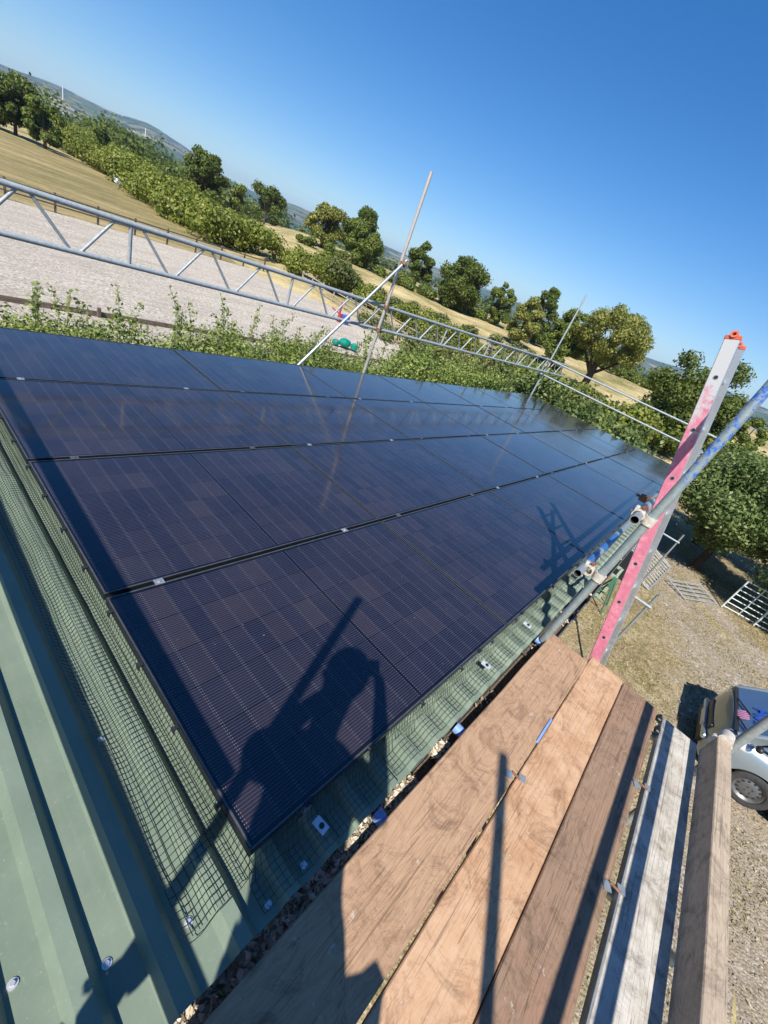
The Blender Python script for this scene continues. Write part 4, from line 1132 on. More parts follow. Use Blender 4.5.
hedge('field_edge_hedge', tline([(296, 243, 12), (325, 254, 12), (352, 264, 12), (378, 276, 12), (400, 286, 14), (441, 304, 12), (483, 321, 12), (525, 339, 12), (560, 353, 12), (600, 369, 11), (640, 386, 12), (668, 398, 12)], 1.0, 1.6), 'dark hedge under the field trees at the top of the pale stubble strip', L_mid, 19, leaf=.26, n_per=4500)
hedge('scrub_belt', tline([(330, 292, 36), (350, 296, 24), (372, 306, 20), (400, 318, 22), (441, 334, 20), (483, 350, 20), (525, 366, 18), (560, 380, 16)], 1.0, 2.2), 'tall brown tinged scrub seen through the middle of the lattice beam', L_scrub, 20, leaf=.2, n_per=4500)
hedge('right_hedge', hl([(690, 418, 60, 3), (730, 440, 44, 3), (790, 452, 40, 3)]), 'dark hedge behind the apple trees at the right edge', L_mid, 14, leaf=0.3, n_per=1200)
hedge('woodland', hl([(60, 100, 240, 12), (95, 112, 230, 12), (130, 130, 215, 10), (160, 152, 205, 8), (190, 178, 200, 6), (235, 186, 200, 7), (265, 208, 195, 7), (300, 224, 190, 8)]), 'band of mixed far woodland beyond the boundary hedge', L_dark, 15, leaf=0.9, n_per=900, per=14, kind='stuff', cat='woodland')
hedge('valley_woods', hl([(90, 103, 520, 30), (140, 133, 560, 30), (180, 152, 520, 25), (250, 188, 540, 25), (310, 218, 480, 20), (640, 362, 420, 18), (700, 388, 420, 18), (790, 424, 400, 18)]), 'scattered far woods low in the hazy valley', L_dark, 16, leaf=2.2, n_per=700, per=40, kind='stuff', cat='woodland')
def ft(px, py_base, py_top, rad_px, dist, mat, label, seed, n=5000, leaf=0.45, k=20, low=0.2, **kw):
    # px refers to the crown centre, py_top to its top
    bx, by = PD(px, py_base, dist)
    tz = topz(px + 0.0, py_top, dist)
    depth = dist * 1.0
    rad = rad_px * dist / (kw.pop('scale', 560) * .92)
    return tree((bx, by, terr(bx, by)), tz, rad, mat, label, n=n, leaf=leaf, k=k, seed=seed, crown_low=low * .45, **kw)
ft(14, 108, 73, 21, 128, L_dark, 'dark round tree at the far left edge of the field', 21, 8000, .5, 24, .1)
ft(-18, 94, 58, 22, 132, L_dark, 'dark tree cut by the left edge of the picture', 22, 6000, .5, 20, .1)
ft(44, 118, 92, 14, 122, L_mid, 'smaller bushy tree right of the dark tree at the far left', 23, 4500, .45, 18, .05)
ft(102, 150, 122, 12, 125, L_dark, 'small dark tree in the hedge below the white mast', 24, 3500, .45, 14, .05)
ft(203, 188, 140, 21, 128, L_dark, 'tall round dark tree standing alone above the hedge', 25, 8500, .5, 22, .06)
ft(240, 205, 181, 11, 130, L_mid, 'small bushy tree just right of the lone round tree', 26, 3000, .45, 14, .05)
ft(266, 212, 183, 19, 165, L_dark, 'small dark tree on the hedge line between the lone tree and the pair', 27, 4000, .6, 16, .08)
ft(322, 244, 197, 20, 100, L_yel, 'yellowish green tree left of the big dark pair', 28, 8000, .4, 24, .08)
ft(356, 246, 197, 21, 108, L_dark, 'dark tree with the highest crown behind the yellowish one', 29, 8000, .45, 24, .1)
ft(362, 256, 216, 22, 96, L_mid, 'round green tree in front of the high dark crown', 30, 8500, .38, 24, .1)
ft(416, 280, 238, 17, 100, L_dark, 'dark tree right of the nearer upright tube', 31, 6500, .4, 20, .1)
ft(459, 296, 251, 29, 92, L_dark, 'broad dark tree with a wide rounded crown above the lattice beam', 32, 12000, .4, 30, .08)
ft(497, 310, 277, 15, 95, L_mid, 'small open tree right of the broad dark one', 33, 4200, .35, 18, .25)
ft(537, 322, 273, 18, 90, L_dark, 'tall dark tree behind the yellowish bushy tree', 34, 6500, .38, 22, .15)
ft(524, 325, 293, 18, 80, L_yel, 'yellowish bushy tree in front of the tall dark one', 35, 6500, .32, 20, .1)
ft(566, 340, 300, 22, 62, L_mid, 'green tree just left of the far thin upright', 36, 9000, .27, 24, .15, scale=540)
ft(604, 352, 298, 40, 60, L_yel, 'wide spreading oak with open lower branches right of the far thin upright', 37, 13000, .25, 34, .85, scale=520, br=(.15, .27), trunk_r=.45)
ft(606, 352, 330, 10, 150, L_dark, 'tiny far tree seen under the spreading oak', 38, 1500, .6, 10, .1)
ft(632, 366, 347, 9, 170, L_dark, 'small far tree between the oak and the ladder', 39, 1500, .7, 10, .1)
ft(689, 405, 337, 40, 46, L_dark, 'large open tree behind the top of the ladder', 51, 15000, .24, 30, .12, scale=480, br=(.2, .34))
ft(668, 408, 372, 22, 52, L_mid, 'bushy green growth at the left foot of the large open tree', 52, 6000, .24, 18, .02, scale=480)
ft(752, 432, 414, 14, 60, L_mid, 'small rounded tree by the blue painted upright at the right edge', 53, 2500, .3, 14, .02, scale=480)

# ------------------------------------------------------------------ arena fence, kickboard, masts
M['fence'] = simple('weathered_fence_timber', (0.13, 0.10, 0.075), 0.85, 0, 0.4, 6)
M['palefence'] = simple('pale_timber', (0.36, 0.31, 0.24), 0.85, 0, 0.3, 6)
def fence(label, a, b, step, h, rails, mat, name='post_and_rail_fence', pw=0.11, rh=0.09, group=None):
    a = Vector((*a, GZ)); b = Vector((*b, GZ)); L = (b - a).length; d = (b - a) / L
    t = thing(name, label, 'fence', a, group)
    R = Matrix((d, Vector((-d.y, d.x, 0)), Vector((0, 0, 1)))).transposed()
    m_ = int(L / step)
    for i in range(m_ + 1):
        mb = MB(); mb.box(a + d * (i * L / m_) + Vector((0, 0, h / 2)), (pw, pw, h + .1), R); obj('post', mb, mat, t)
    for z in rails:
        mb = MB(); mb.box(a + d * L / 2 + Vector((0, 0, z)) + R @ Vector((0, -pw / 2 - .02, 0)), (L, 0.04, rh), R); obj('rail', mb, mat, t)
    return t
fence('dark post and rail fence along the far side of the arena', (-14, 34.7), (27.5, 42.0), 2.6, 1.15, (0.5, 1.05), M['fence'])
fence('pale post and rail fence down the right side of the arena', (33.2, 43.0), (27.5, 17.4), 2.6, 1.25, (0.3, 0.7, 1.12), M['palefence'])
fence('second pale fence line beyond the right side of the arena', (37.5, 41), (31.5, 19), 2.8, 1.2, (0.55, 1.1), M['palefence'])
mb = MB(); mb.box((6, 17.0, GZ + .12), (42, 0.05, 0.16)); 
for i in range(14): mb.box((-13 + i * 3, 16.93, GZ + .2), (0.1, 0.1, 0.3))
o = obj('kickboard', mb, M['fence']); tag(o, 'low grey timber kickboard along the near side of the arena', 'kickboard')
fence('short wire fence with pale posts at the left side of the paddock', gp(0, 128), gp(52, 146), 9, 1.2, (0.6, 1.1), M['palefence'], name='wire_fence', rh=.03)
mb = MB(); p = G(57, 150); mb.box((p.x, p.y, GZ + .7), (.25, .25, 1.5)); mb.box((p.x + 1.5, p.y + .6, GZ + .7), (.25, .25, 1.5)); mb.box((p.x + .75, p.y + .3, GZ + 1.1), (1.5, .1, .12), Matrix.Rotation(.38, 3, 'Z')); mb.box((p.x + .75, p.y + .3, GZ + .6), (1.5, .1, .12), Matrix.Rotation(.38, 3, 'Z'))
o = obj('field_gate', mb, M['palefence']); tag(o, 'small pale timber gate standing in the paddock before the hedge', 'gate')
M['white'] = simple('white_paint', (0.75, 0.75, 0.75), 0.5)
for (px, py0, py1, lab) in ((63, 100, 86, 'thin white mast rising left above the woodland'), (145, 141, 128, 'thin white mast on the far hillside right of the other')):
    b0 = D(px, py0, 900); h = (D(px, py1, 900).z - b0.z)
    t = thing('white_mast', lab, 'mast', b0, 'white masts in the distance')
    mb = MB(); mb.tube((b0.x, b0.y, b0.z - 25), (b0.x, b0.y, b0.z + h), 0.9, 8, r2=.5, hollow=False); obj('pole', mb, M['white'], t)
# coloured items by the arena
def item_center(px, py, z=.4): return G(px, py, GZ + z)
p = G(345, 343, GZ + .35)
mb = MB(); mb.ball((p.x, p.y, GZ + .36), (.42, .34, .26), 12, 8); mb.box((p.x - .55, p.y + .2, GZ + .25), (.4, .4, .3), ch=.08); mb.box((p.x + .5, p.y - .35, GZ + .3), (.35, .4, .4), Matrix.Rotation(.4, 3, 'Z'), ch=.08)
o = obj('jump_filler', mb, simple('teal_plastic', (0.0, 0.2, 0.14), 0.4)); tag(o, 'bright teal green plastic jump filler lying on the arena', 'jump filler')
p = G(337, 322)
t = thing('show_jump', 'red and blue jump wing standing by the pale arena fence', 'show jump', (p.x, p.y, GZ))
red = simple('red_paint', (0.4, 0.05, 0.07), .6); blu = simple('blue_paint', (0.03, 0.1, 0.42), .5)
mb = MB(); mb.box((p.x, p.y, GZ + .75), (.12, .12, 1.5)); mb.box((p.x + .12, p.y - .1, GZ + .4), (.25, .1, .6)); obj('wing', mb, red, t)
mb = MB(); mb.box((p.x + .55, p.y - .25, GZ + .35), (.55, .5, .7), ch=.06); obj('block', mb, blu, t)
mb = MB(); mb.tube((p.x - .6, p.y + .3, GZ + .9), (p.x + 1.0, p.y - .5, GZ + .25), .05, 8, hollow=False); obj('pole', mb, red, t)
p = G(122, 186)
t = thing('covered_trough', 'small blue and white covered bundle lying in the dry paddock', 'bundle', (p.x, p.y, GZ))
mb = MB(); mb.box((p.x, p.y, GZ + .45), (2.2, 1.2, .9), ch=.2); obj('cover', mb, simple('pale_sheet', (0.62, 0.66, 0.75), .5), t)
mb = MB(); mb.box((p.x + 1.5, p.y - .6, GZ + .4), (1.3, 1.0, .8), Matrix.Rotation(.5, 3, 'Z'), ch=.2); obj('tarpaulin', mb, blu, t)

# ------------------------------------------------------------------ metal hurdles
def hurdle(label, a, b, h=1.1, bars=7, tilt=0.0, mat=None, vert=False):
    mat = mat or M['pale_galv']
    a = Vector((a[0], a[1], GZ + .06)); b = Vector((b[0], b[1], GZ + .06)); L = (b - a).length; d = (b - a) / L
    sd = Vector((-d.y, d.x, 0)); upv = (Vector((0, 0, 1)) * math.cos(tilt) + sd * math.sin(tilt))
    t = thing('metal_hurdle', label, 'hurdle', a, 'metal hurdles on the track')
    for s in (0, 1):
        mb = MB(); mb.tube(a + d * L * s, a + d * L * s + upv * h, .024, 8, hollow=False); obj('end_upright', mb, mat, t, smooth=True)
    if vert:
        for q_ in (a, a + upv * h):
            mb = MB(); mb.tube(q_, q_ + d * L, .02, 8, hollow=False); obj('side_rail', mb, mat, t, smooth=True)
    for i in range(bars):
        mb = MB()
        if vert:
            s = (i + .5) / bars; mb.tube(a + d * L * s, a + d * L * s + upv * h, .013, 6, hollow=False)
        else:
            z = h * (0.06 + 0.9 * i / (bars - 1)) ; mb.tube(a + upv * z, b + upv * z, .017, 6, hollow=False)
        obj('bar', mb, mat, t, smooth=True)
    if not vert:
        mb = MB(); mb.tube((a + b) / 2 + upv * .03, (a + b) / 2 + upv * h, .018, 6, hollow=False); obj('stay', mb, mat, t)
h1a = gp(721, 607); h1b = gp(751, 625); 
hurdle('galvanised hurdle with horizontal bars, left end by the apple tree shade', gp(720, 608), gp(752, 626), 1.15)
hurdle('galvanised hurdle with horizontal bars, cut by the right edge', gp(752, 626.5), gp(800, 652), 1.15)
dk = M['rusty']
hurdle('low dark hurdle lying tilted left of the galvanised ones', gp(684, 601), gp(716, 606), 0.8, 5, tilt=1.42, mat=M['galv_far'])
hurdle('slatted hurdle with close upright bars seen left of the pink ladder stile', gp(647, 591), gp(669, 568), 1.5, 11, tilt=1.25, mat=M['galv_far'], vert=True)
# slatted pallet/hurdle near the wall
p = G(614, 566)
t = thing('slatted_rack', 'dark rack with pale slats on the ground between the upright tube and the pink stile', 'rack', (p.x, p.y, GZ))
mb = MB(); mb.box((p.x, p.y, GZ + .45), (1.5, 1.0, .9)); obj('rack_body', mb, M['dark'], t)
for i in range(6):
    mb = MB(); mb.box((p.x - .62 + i * .25, p.y - .01, GZ + .93), (.07, 1.1, .04)); obj('slat', mb, M['galv_far'], t)
# green trestle and pale block
p = G(594, 604)
M['green_metal'] = simple('green_painted_steel', (0.06, 0.16, 0.10), .5, .1)
t = thing('green_trestle', 'small green metal trestle standing in the straw below the upright tube', 'trestle', (p.x, p.y, GZ))
for sx in (-1, 1):
    for sy in (-1, 1):
        mb = MB(); mb.tube((p.x + sx * .32, p.y + sy * .25, GZ), (p.x + sx * .22, p.y + sy * .04, GZ + .75), .02, 8, hollow=False)
        obj('leg', mb, M['green_metal'], t)
mb = MB(); mb.box((p.x, p.y, GZ + .77), (.8, .09, .05)); mb.tube((p.x - .28, p.y - .18, GZ + .3), (p.x - .28, p.y + .18, GZ + .3), .015, 8, hollow=False); mb.tube((p.x + .28, p.y - .18, GZ + .3), (p.x + .28, p.y + .18, GZ + .3), .015, 8, hollow=False)
obj('top_bar', mb, M['green_metal'], t)
p = G(601, 578, GZ + .4)
t = thing('pale_frame', 'pale green wooden frame box beside the green trestle', 'frame', (p.x, p.y, GZ))
mb = MB(); pg = simple('pale_green_timber', (0.3, 0.36, 0.28), .7)
for (dx, dy) in ((-.35, -.25), (.35, -.25), (.35, .25), (-.35, .25)): mb.box((p.x + dx, p.y + dy, GZ + .4), (.07, .07, .8))
for z in (.1, .78):
    mb.box((p.x, p.y - .25, GZ + z), (.7, .06, .07)); mb.box((p.x, p.y + .25, GZ + z), (.7, .06, .07)); mb.box((p.x - .35, p.y, GZ + z), (.06, .5, .07)); mb.box((p.x + .35, p.y, GZ + z), (.06, .5, .07))
obj('bars', mb, pg, t)

# ------------------------------------------------------------------ parked car (front faces +y, near side faces -x)
def car(cx, yf):
    """cx: near-side plane x; yf: front axle y"""
    t = thing('parked_car', 'silver compact car parked on the gravel with lettering on its windscreen', 'car', (cx + .88, yf - 1.2, GZ))
    silver = simple('silver_car_paint', (0.30, 0.35, 0.38), 0.3, 0.5, 0.05, 3)
    silver.node_tree.nodes['Principled BSDF'].inputs['Coat Weight'].default_value = 0.8
    blk = simple('car_black_trim', (0.02, 0.02, 0.022), 0.45)
    gl, tg, bg = nt('car_glass'); bg.inputs['Base Color'].default_value = (0.16, 0.24, 0.34, 1); bg.inputs['Roughness'].default_value = 0.12; bg.inputs['Metallic'].default_value = 0.55  # blue of the reflected sky put into the base colour, part metallic
    tyre = simple('tyre_rubber', (0.035, 0.034, 0.033), 0.85, 0, .3, 30); rim = simple('grey_wheel_steel', (0.17, 0.17, 0.17), 0.45, 0.6)
    lamp = simple('lamp_glass', (0.7, 0.72, 0.74), 0.12, 0.4)
    W = 1.72; xc = cx + W / 2
    # lofted shell: stations (s from the front bumper, half width at sill, at waist, z sill, z waist, z top, half width top)
    yb = yf + 0.80
    st = [(0.00, .40, .50, .34, .50, .62, .42), (0.03, .56, .66, .22, .48, .74, .56), (0.09, .70, .77, .17, .55, .93, .68), (0.24, .79, .85, .17, .62, .96, .78), (0.66, .82, .86, .17, .66, .99, .79), (1.15, .82, .86, .17, .68, 1.06, .79),
          (1.6, .82, .86, .17, .70, 1.03, .80), (2.4, .82, .86, .17, .70, 1.02, .80), (3.3, .82, .86, .17, .72, 1.04, .79), (3.85, .79, .84, .2, .72, 1.05, .76), (4.05, .70, .76, .28, .66, 1.0, .68)]
    ax = [(0.80, .31), (3.3, .31)]
    fine = []
    S = [i * 0.05 for i in range(0, 82)]
    def interp(s):
        for a, b in zip(st, st[1:]):
            if a[0] <= s <= b[0]:
                k = (s - a[0]) / (b[0] - a[0]); return [p + (q - p) * k for p, q in zip(a[1:], b[1:])]
        return list(st[-1][1:])
    def shell(sx):
        pass
    mb = MB(); rows = []
    for s in S:
        s = min(s, 4.05)
        wa, wb, z0, z1, z2, wt = interp(s)
        arch = 0
        for a_, _ in ax:
            dd = abs(s - a_)
            if dd < 0.375: arch = max(arch, math.sqrt(0.375 ** 2 - dd ** 2) + .30)
        zs = max(z0, arch)
        zz1 = max(z1, zs + .02)
        half = [(wa + (wb - wa) * min(1, (zs - z0) / max(.01, z1 - z0)), zs), (wb, zz1), (wb - .012, (zz1 + z2) / 2 + .03), (wt, z2 - .03), (wt - .06, z2), (wt * .6, z2 + .025), (0, z2 + .035)]
        pts = half + [(-a, b) for a, b in reversed(half[:-1])]
        rows.append([(xc - a, yb - s, GZ + b) for a, b in pts])
    m_ = len(rows[0]); vs = [p for r in rows for p in r]
    fs = [(i * m_ + k, i * m_ + k + 1, (i + 1) * m_ + k + 1, (i + 1) * m_ + k) for i in range(len(rows) - 1) for k in range(m_ - 1)]
    fs += [tuple(range(m_)), tuple(reversed(range((len(rows) - 1) * m_, len(rows) * m_)))]
    mb.add(vs, fs); body = obj('body', mb, silver, t, smooth=True)
    # underbody
    mb = MB(); mb.box((xc, yb - 2.03, GZ + .42), (W - .5, 3.6, .4)); obj('underbody', mb, blk, t)
    # cabin: glasshouse loft (glass) + roof + pillars
    cab = [(0.17, .77, 0.99), (0.95, .67, 1.68), (2.1, .65, 1.72), (3.2, .63, 1.70), (3.95, .66, 1.06)]
    def cb(i, k): return cab[i]
    mb = MB()   # windscreen
    a, b_ = cab[0], cab[1]
    mb.add([(xc - a[1], yb - a[0], GZ + a[2]), (xc + a[1], yb - a[0], GZ + a[2]), (xc + b_[1], yb - b_[0], GZ + b_[2]), (xc - b_[1], yb - b_[0], GZ + b_[2]),
            (xc - a[1], yb - a[0] - .02, GZ + a[2] - .03), (xc + a[1], yb - a[0] - .02, GZ + a[2] - .03), (xc + b_[1], yb - b_[0] - .01, GZ + b_[2] - .03), (xc - b_[1], yb - b_[0] - .01, GZ + b_[2] - .03)],
           [(0, 1, 2, 3), (7, 6, 5, 4), (0, 4, 5, 1), (1, 5, 6, 2), (2, 6, 7, 3), (3, 7, 4, 0)])
    ws = obj('windscreen', mb, gl, t)
    mb = MB()   # roof
    rr = [(cab[1], 0.0), (cab[2], .0), (cab[3], .0)]
    V = []
    for c_, _ in rr: V += [(xc - c_[1], yb - c_[0], GZ + c_[2]), (xc - c_[1] * .5, yb - c_[0], GZ + c_[2] + .035), (xc + c_[1] * .5, yb - c_[0], GZ + c_[2] + .035), (xc + c_[1], yb - c_[0], GZ + c_[2])]
    mb.add(V, [(i * 4 + k, (i + 1) * 4 + k, (i + 1) * 4 + k + 1, i * 4 + k + 1) for i in range(2) for k in range(3)]); obj('roof', mb, silver, t, smooth=True)
    for sg in (-1, 1):
        mb = MB(); mb.add([(xc + sg * .80, yb - .45, GZ + 1.04), (xc + sg * .69, yb - 1.02, GZ + 1.64), (xc + sg * .665, yb - 2.1, GZ + 1.69), (xc + sg * .64, yb - 3.2, GZ + 1.66), (xc + sg * .775, yb - 3.7, GZ + 1.06)], [(0, 1, 2, 3, 4)])
        obj('side_window', mb, gl, t)
        mb = MB(); mb.path([(xc + sg * .78, yb - .16, GZ + .98), (xc + sg * .68, yb - .95, GZ + 1.68), (xc + sg * .66, yb - 2.1, GZ + 1.72), (xc + sg * .64, yb - 3.2, GZ + 1.70), (xc + sg * .7, yb - 3.95, GZ + 1.05)], [.035, .03, .028, .03, .05], 8); obj('pillar', mb, silver, t, smooth=True)
        mb = MB(); mb.box((xc + sg * .72, yb - 2.2, GZ + 1.38), (.03, .07, .5), Matrix.Rotation(sg * -.3, 3, 'Y')); obj('door_pillar', mb, blk, t)
        mb = MB(); mb.ball((xc + sg * .93, yb - .42, GZ + 1.06), (.07, .05, .06), 10, 7); mb.box((xc + sg * .86, yb - .43, GZ + 1.03), (.1, .04, .04)); obj('wing_mirror', mb, blk, t, smooth=True)
        mb = MB(); mb.ball((xc + sg * .80, yb - .30, GZ + .86), (.075, .2, .085), 12, 8, R=Matrix.Rotation(sg * -.25, 3, 'Z')); obj('headlight', mb, lamp, t, smooth=True)
    mb = MB(); mb.add([(xc - .6, yb - 3.22, GZ + 1.69), (xc + .6, yb - 3.22, GZ + 1.69), (xc + .68, yb - 3.96, GZ + 1.05), (xc - .68, yb - 3.96, GZ + 1.05)], [(0, 1, 2, 3)]); obj('rear_window', mb, gl, t)
    # bonnet shut line, cowl, wipers
    mb = MB(); mb.box((xc, yb - .14, GZ + .985), (1.4, .05, .03)); cowl = obj('cowl', mb, blk, t)
    for sx, w_ in ((-.35, .55), (.25, .5)):
        mb = MB(); mb.tube((xc + sx, yb - .14, GZ + 1.02), (xc + sx - w_ * .9, yb - .27, GZ + 1.11), .012, 6, hollow=False); obj('wiper', mb, blk, t)
    mb = MB(); mb.box((xc, yb + .002, GZ + .60), (.9, .05, .10), ch=.01); mb.box((xc, yb + .004, GZ + .33), (1.05, .05, .13), ch=.01); obj('grille', mb, blk, t)
    mb = MB(); mb.box((xc, yb + .02, GZ + .46), (1.25, .06, .10), ch=.02); obj('bumper', mb, silver, t)
    mb = MB(); mb.box((xc, yb + .055, GZ + .46), (.52, .01, .11)); obj('number_plate', mb, M['white'], t)
    # wheels
    for (a_, r_) in ax:
        for sg in (-1, 1):
            x0 = xc + sg * (W / 2 - .2); x1 = xc + sg * (W / 2 - .02); yy = yb - a_; zz = GZ + .31
            mb = MB(); seg = 28
            prf = [(x0, .20), (x0, .29), (x0 + sg * .02, .312), (x1 - sg * .02, .312), (x1, .29), (x1 + sg * .004, .25), (x1 - sg * .006, .212), (x1 - sg * .02, .205)]
            V = []
            for (px_, rr_) in prf: V += [(px_, yy + rr_ * math.cos(2 * PI * q / seg), zz + rr_ * math.sin(2 * PI * q / seg)) for q in range(seg)]
            mb.add(V, [(i * seg + q, i * seg + (q + 1) % seg, (i + 1) * seg + (q + 1) % seg, (i + 1) * seg + q) for i in range(len(prf) - 1) for q in range(seg)])
            wh = obj('wheel', mb, tyre, t, smooth=True)
            mb = MB()
            prf = [(x1 - sg * .02, .208), (x1 - sg * .03, .19), (x1 - sg * .06, .165), (x1 - sg * .045, .12), (x1 - sg * .03, .07), (x1 - sg * .035, .04), (x1 - sg * .03, .001)]
            V = []
            for (px_, rr_) in prf: V += [(px_, yy + rr_ * math.cos(2 * PI * q / seg), zz + rr_ * math.sin(2 * PI * q / seg)) for q in range(seg)]
            mb.add(V, [(i * seg + q, i * seg + (q + 1) % seg, (i + 1) * seg + (q + 1) % seg, (i + 1) * seg + q) for i in range(len(prf) - 1) for q in range(seg)])
            obj('rim', mb, rim, wh, smooth=True)
            mb = MB()
            for q in range(12):
                an = 2 * PI * q / 12; mb.tube((x1 - sg * .049, yy + .142 * math.cos(an), zz + .142 * math.sin(an)), (x1 - sg * .04, yy + .142 * math.cos(an), zz + .142 * math.sin(an)), .016, 8, hollow=False)
            for q in range(4):
                an = 2 * PI * (q + .5) / 4; mb.tube((x1 - sg * .04, yy + .05 * math.cos(an), zz + .05 * math.sin(an)), (x1 - sg * .022, yy + .05 * math.cos(an), zz + .05 * math.sin(an)), .01, 6, hollow=False)
            obj('rim_holes', mb, M['black_inner'], wh)
    # lettering on the windscreen
    nrmw = Vector((0, .65, .76)).normalized()
    e1 = Vector((1, 0, 0)); e2 = Vector((0, -.76, .65)).normalized()
    def text(body_, c, size, mat, dx, name):
        cu = bpy.data.curves.new(name, 'FONT'); cu.body = body_; cu.size = size; cu.align_x = 'CENTER'; cu.align_y = 'CENTER'; cu.extrude = .002; cu.offset = .006
        tmp = bpy.data.objects.new(name + '_tmp', cu); col.objects.link(tmp)
        dg = bpy.context.evaluated_depsgraph_get(); me = bpy.data.meshes.new_from_object(tmp.evaluated_get(dg)); bpy.data.objects.remove(tmp)
        R = Matrix((-e1, e2, nrmw)).transposed() if True else None
        rm = Matrix.Rotation(0, 3, 'Z')
        mt = (R @ rm).to_4x4(); me.transform(mt)
        me.materials.clear(); me.materials.append(mat)
        o = bpy.data.objects.new(name, me); col.objects.link(o); o.parent = t; o.location = Vector(c) + nrmw * .012 - ABS(t)
    wc = Vector((xc - .22, yb - .33, GZ + 1.14))
    text('A02', wc + e2 * .10, .34, simple('blue_letters', (0.03, 0.10, 0.5), .5), 0, 'blue_lettering')
    text('IIIII', wc - e2 * .17, .22, simple('pink_letters', (0.6, 0.25, 0.42), .5), 0, 'pink_lettering')
    return t
car(7.4, -3.72)

# ------------------------------------------------------------------ the photographer (behind the camera, casts the shadow)
def skin_mesh(name, joints, edges, mat, parent, sub=2, root=0):
    me = bpy.data.meshes.new(name); off = ABS(parent)
    me.from_pydata([tuple(Vector(j[0]) - off) for j in joints], edges, [])
    o = bpy.data.objects.new(name, me); col.objects.link(o); o.parent = parent
    md = o.modifiers.new('skin', 'SKIN'); md.use_smooth_shade = True
    for i, j in enumerate(joints):
        r = j[1]; r = (r, r) if not hasattr(r, '__len__') else r
        me.skin_vertices[0].data[i].radius = r
    me.skin_vertices[0].data[root].use_root = True
    s = o.modifiers.new('sub', 'SUBSURF'); s.levels = sub; s.render_levels = sub
    me.materials.append(mat)
    dg = bpy.context.evaluated_depsgraph_get(); m2 = bpy.data.meshes.new_from_object(o.evaluated_get(dg))
    o.modifiers.clear(); o.data = m2
    return o
fw = Vector((RZ.x, RZ.y, 0)).normalized(); rt = Vector((fw.y, -fw.x, 0))      # facing direction and the person's right
hd = Vector((-0.765, -0.325, 1.70))
def pb(f_, r_, z): return Vector((hd.x, hd.y, 0)) + fw * f_ + rt * r_ + Vector((0, 0, z))
per = thing('person', 'photographer in shirt and trousers standing on the boards holding up a phone', 'person', (hd.x, hd.y - .25, BT))
skin = simple('skin', (0.5, 0.3, 0.22), .5); shirt = simple('dark_shirt', (0.04, 0.05, 0.08), .8); trou = simple('work_trousers', (0.05, 0.05, 0.05), .85); hairm = simple('brown_hair', (0.06, 0.035, 0.02), .7)
feetc = Vector((-0.93, -0.72, 0))
J = []; E_ = []
def add(p, r, link=None):
    J.append((p, r)); i = len(J) - 1
    if link is not None: E_.append((link, i))
    return i
hip = Vector((-0.85, -0.66, 0.82))
chest = Vector((-0.83, -0.475, 1.19)); neck = Vector((-0.83, -0.385, 1.475))
pel = add(hip, (.15, .12)); bel = add(hip.lerp(chest, .5), (.14, .11), pel); ch_ = add(chest, (.165, .12), bel); un = add(chest.lerp(neck, .75), (.12, .09), ch_); nk = add(neck, .055, un)
hb = add(hd + Vector((-.01, -.01, -.06)), (.07, .078), nk); ht = add(hd + Vector((0, 0, .06)), (.075, .088), hb)
hands = {}
PH_C = CAM - RZ * 0.035
for sg in (-1, 1):
    sh = add(chest.lerp(neck, .55) + rt * (.19 * sg), .062, un)
    el = add(chest + rt * (.235 * sg + .02) + fw * (.17 - .03 * sg) + Vector((0, 0, -.02 - .04 * sg)), .045, sh)
    wr_p = PH_C + RX * (.098 * sg) - RZ * .075 + RY * .05
    fm = add(J[el][0].lerp(wr_p, .5), .042, el); wr = add(wr_p, .026, fm)
    hands[sg] = (wr, wr_p)
    pm = add(wr_p + (PH_C + RX * (.082 * sg) - wr_p) * .6, (.024, .034), wr)
    hp = add(hip + rt * (.09 * sg) + Vector((0, 0, -.06)), .095, pel)
    ftp = feetc + rt * (.12 * sg) + fw * (.10 * sg)
    kn = add(Vector((ftp.x, ftp.y, 0)).lerp(Vector((hip.x, hip.y, 0)), .4) + rt * .02 * sg + fw * .05 + Vector((0, 0, .37)), .062, hp)
    an = add(ftp + Vector((0, 0, -.03)), .042, kn)
    toe = add(ftp + fw * .15 + Vector((0, 0, BT + .038)), (.042, .032), an)
body = skin_mesh('body', J, E_, skin, per)
# fingers curling round the phone
for sg in (-1, 1):
    for k in range(4):
        p0 = PH_C + RX * (.088 * sg) - RZ * .03 + RY * (.03 - .02 * k)
        p1 = PH_C + RX * (.092 * sg) - RZ * .008 + RY * (.028 - .02 * k); p2 = PH_C + RX * ((.068 - .004 * k) * sg) + RZ * .001 + RY * (.027 - .02 * k)
        p3 = p2 - RX * (.016 * sg) 
        mb = MB(); mb.path([p0, p1, p2, p3], [.009, .0085, .008, .006], 8); obj('finger', mb, skin, per, smooth='all')
    mb = MB(); q = PH_C + RX * (.09 * sg) - RZ * .045 + RY * .03; mb.path([q, q - RX * .02 * sg - RZ * .002 - RY * .02, q - RX * .045 * sg + RZ * .012 - RY * .03], [.012, .010, .007], 8); obj('thumb', mb, skin, per, smooth='all')
J2 = [(hip + Vector((0, 0, -.05)), (.165, .135)), (hip.lerp(chest, .5), (.155, .125)), (chest, (.178, .132)), (chest.lerp(neck, .8), (.115, .09))]; E2 = [(0, 1), (1, 2), (2, 3)]
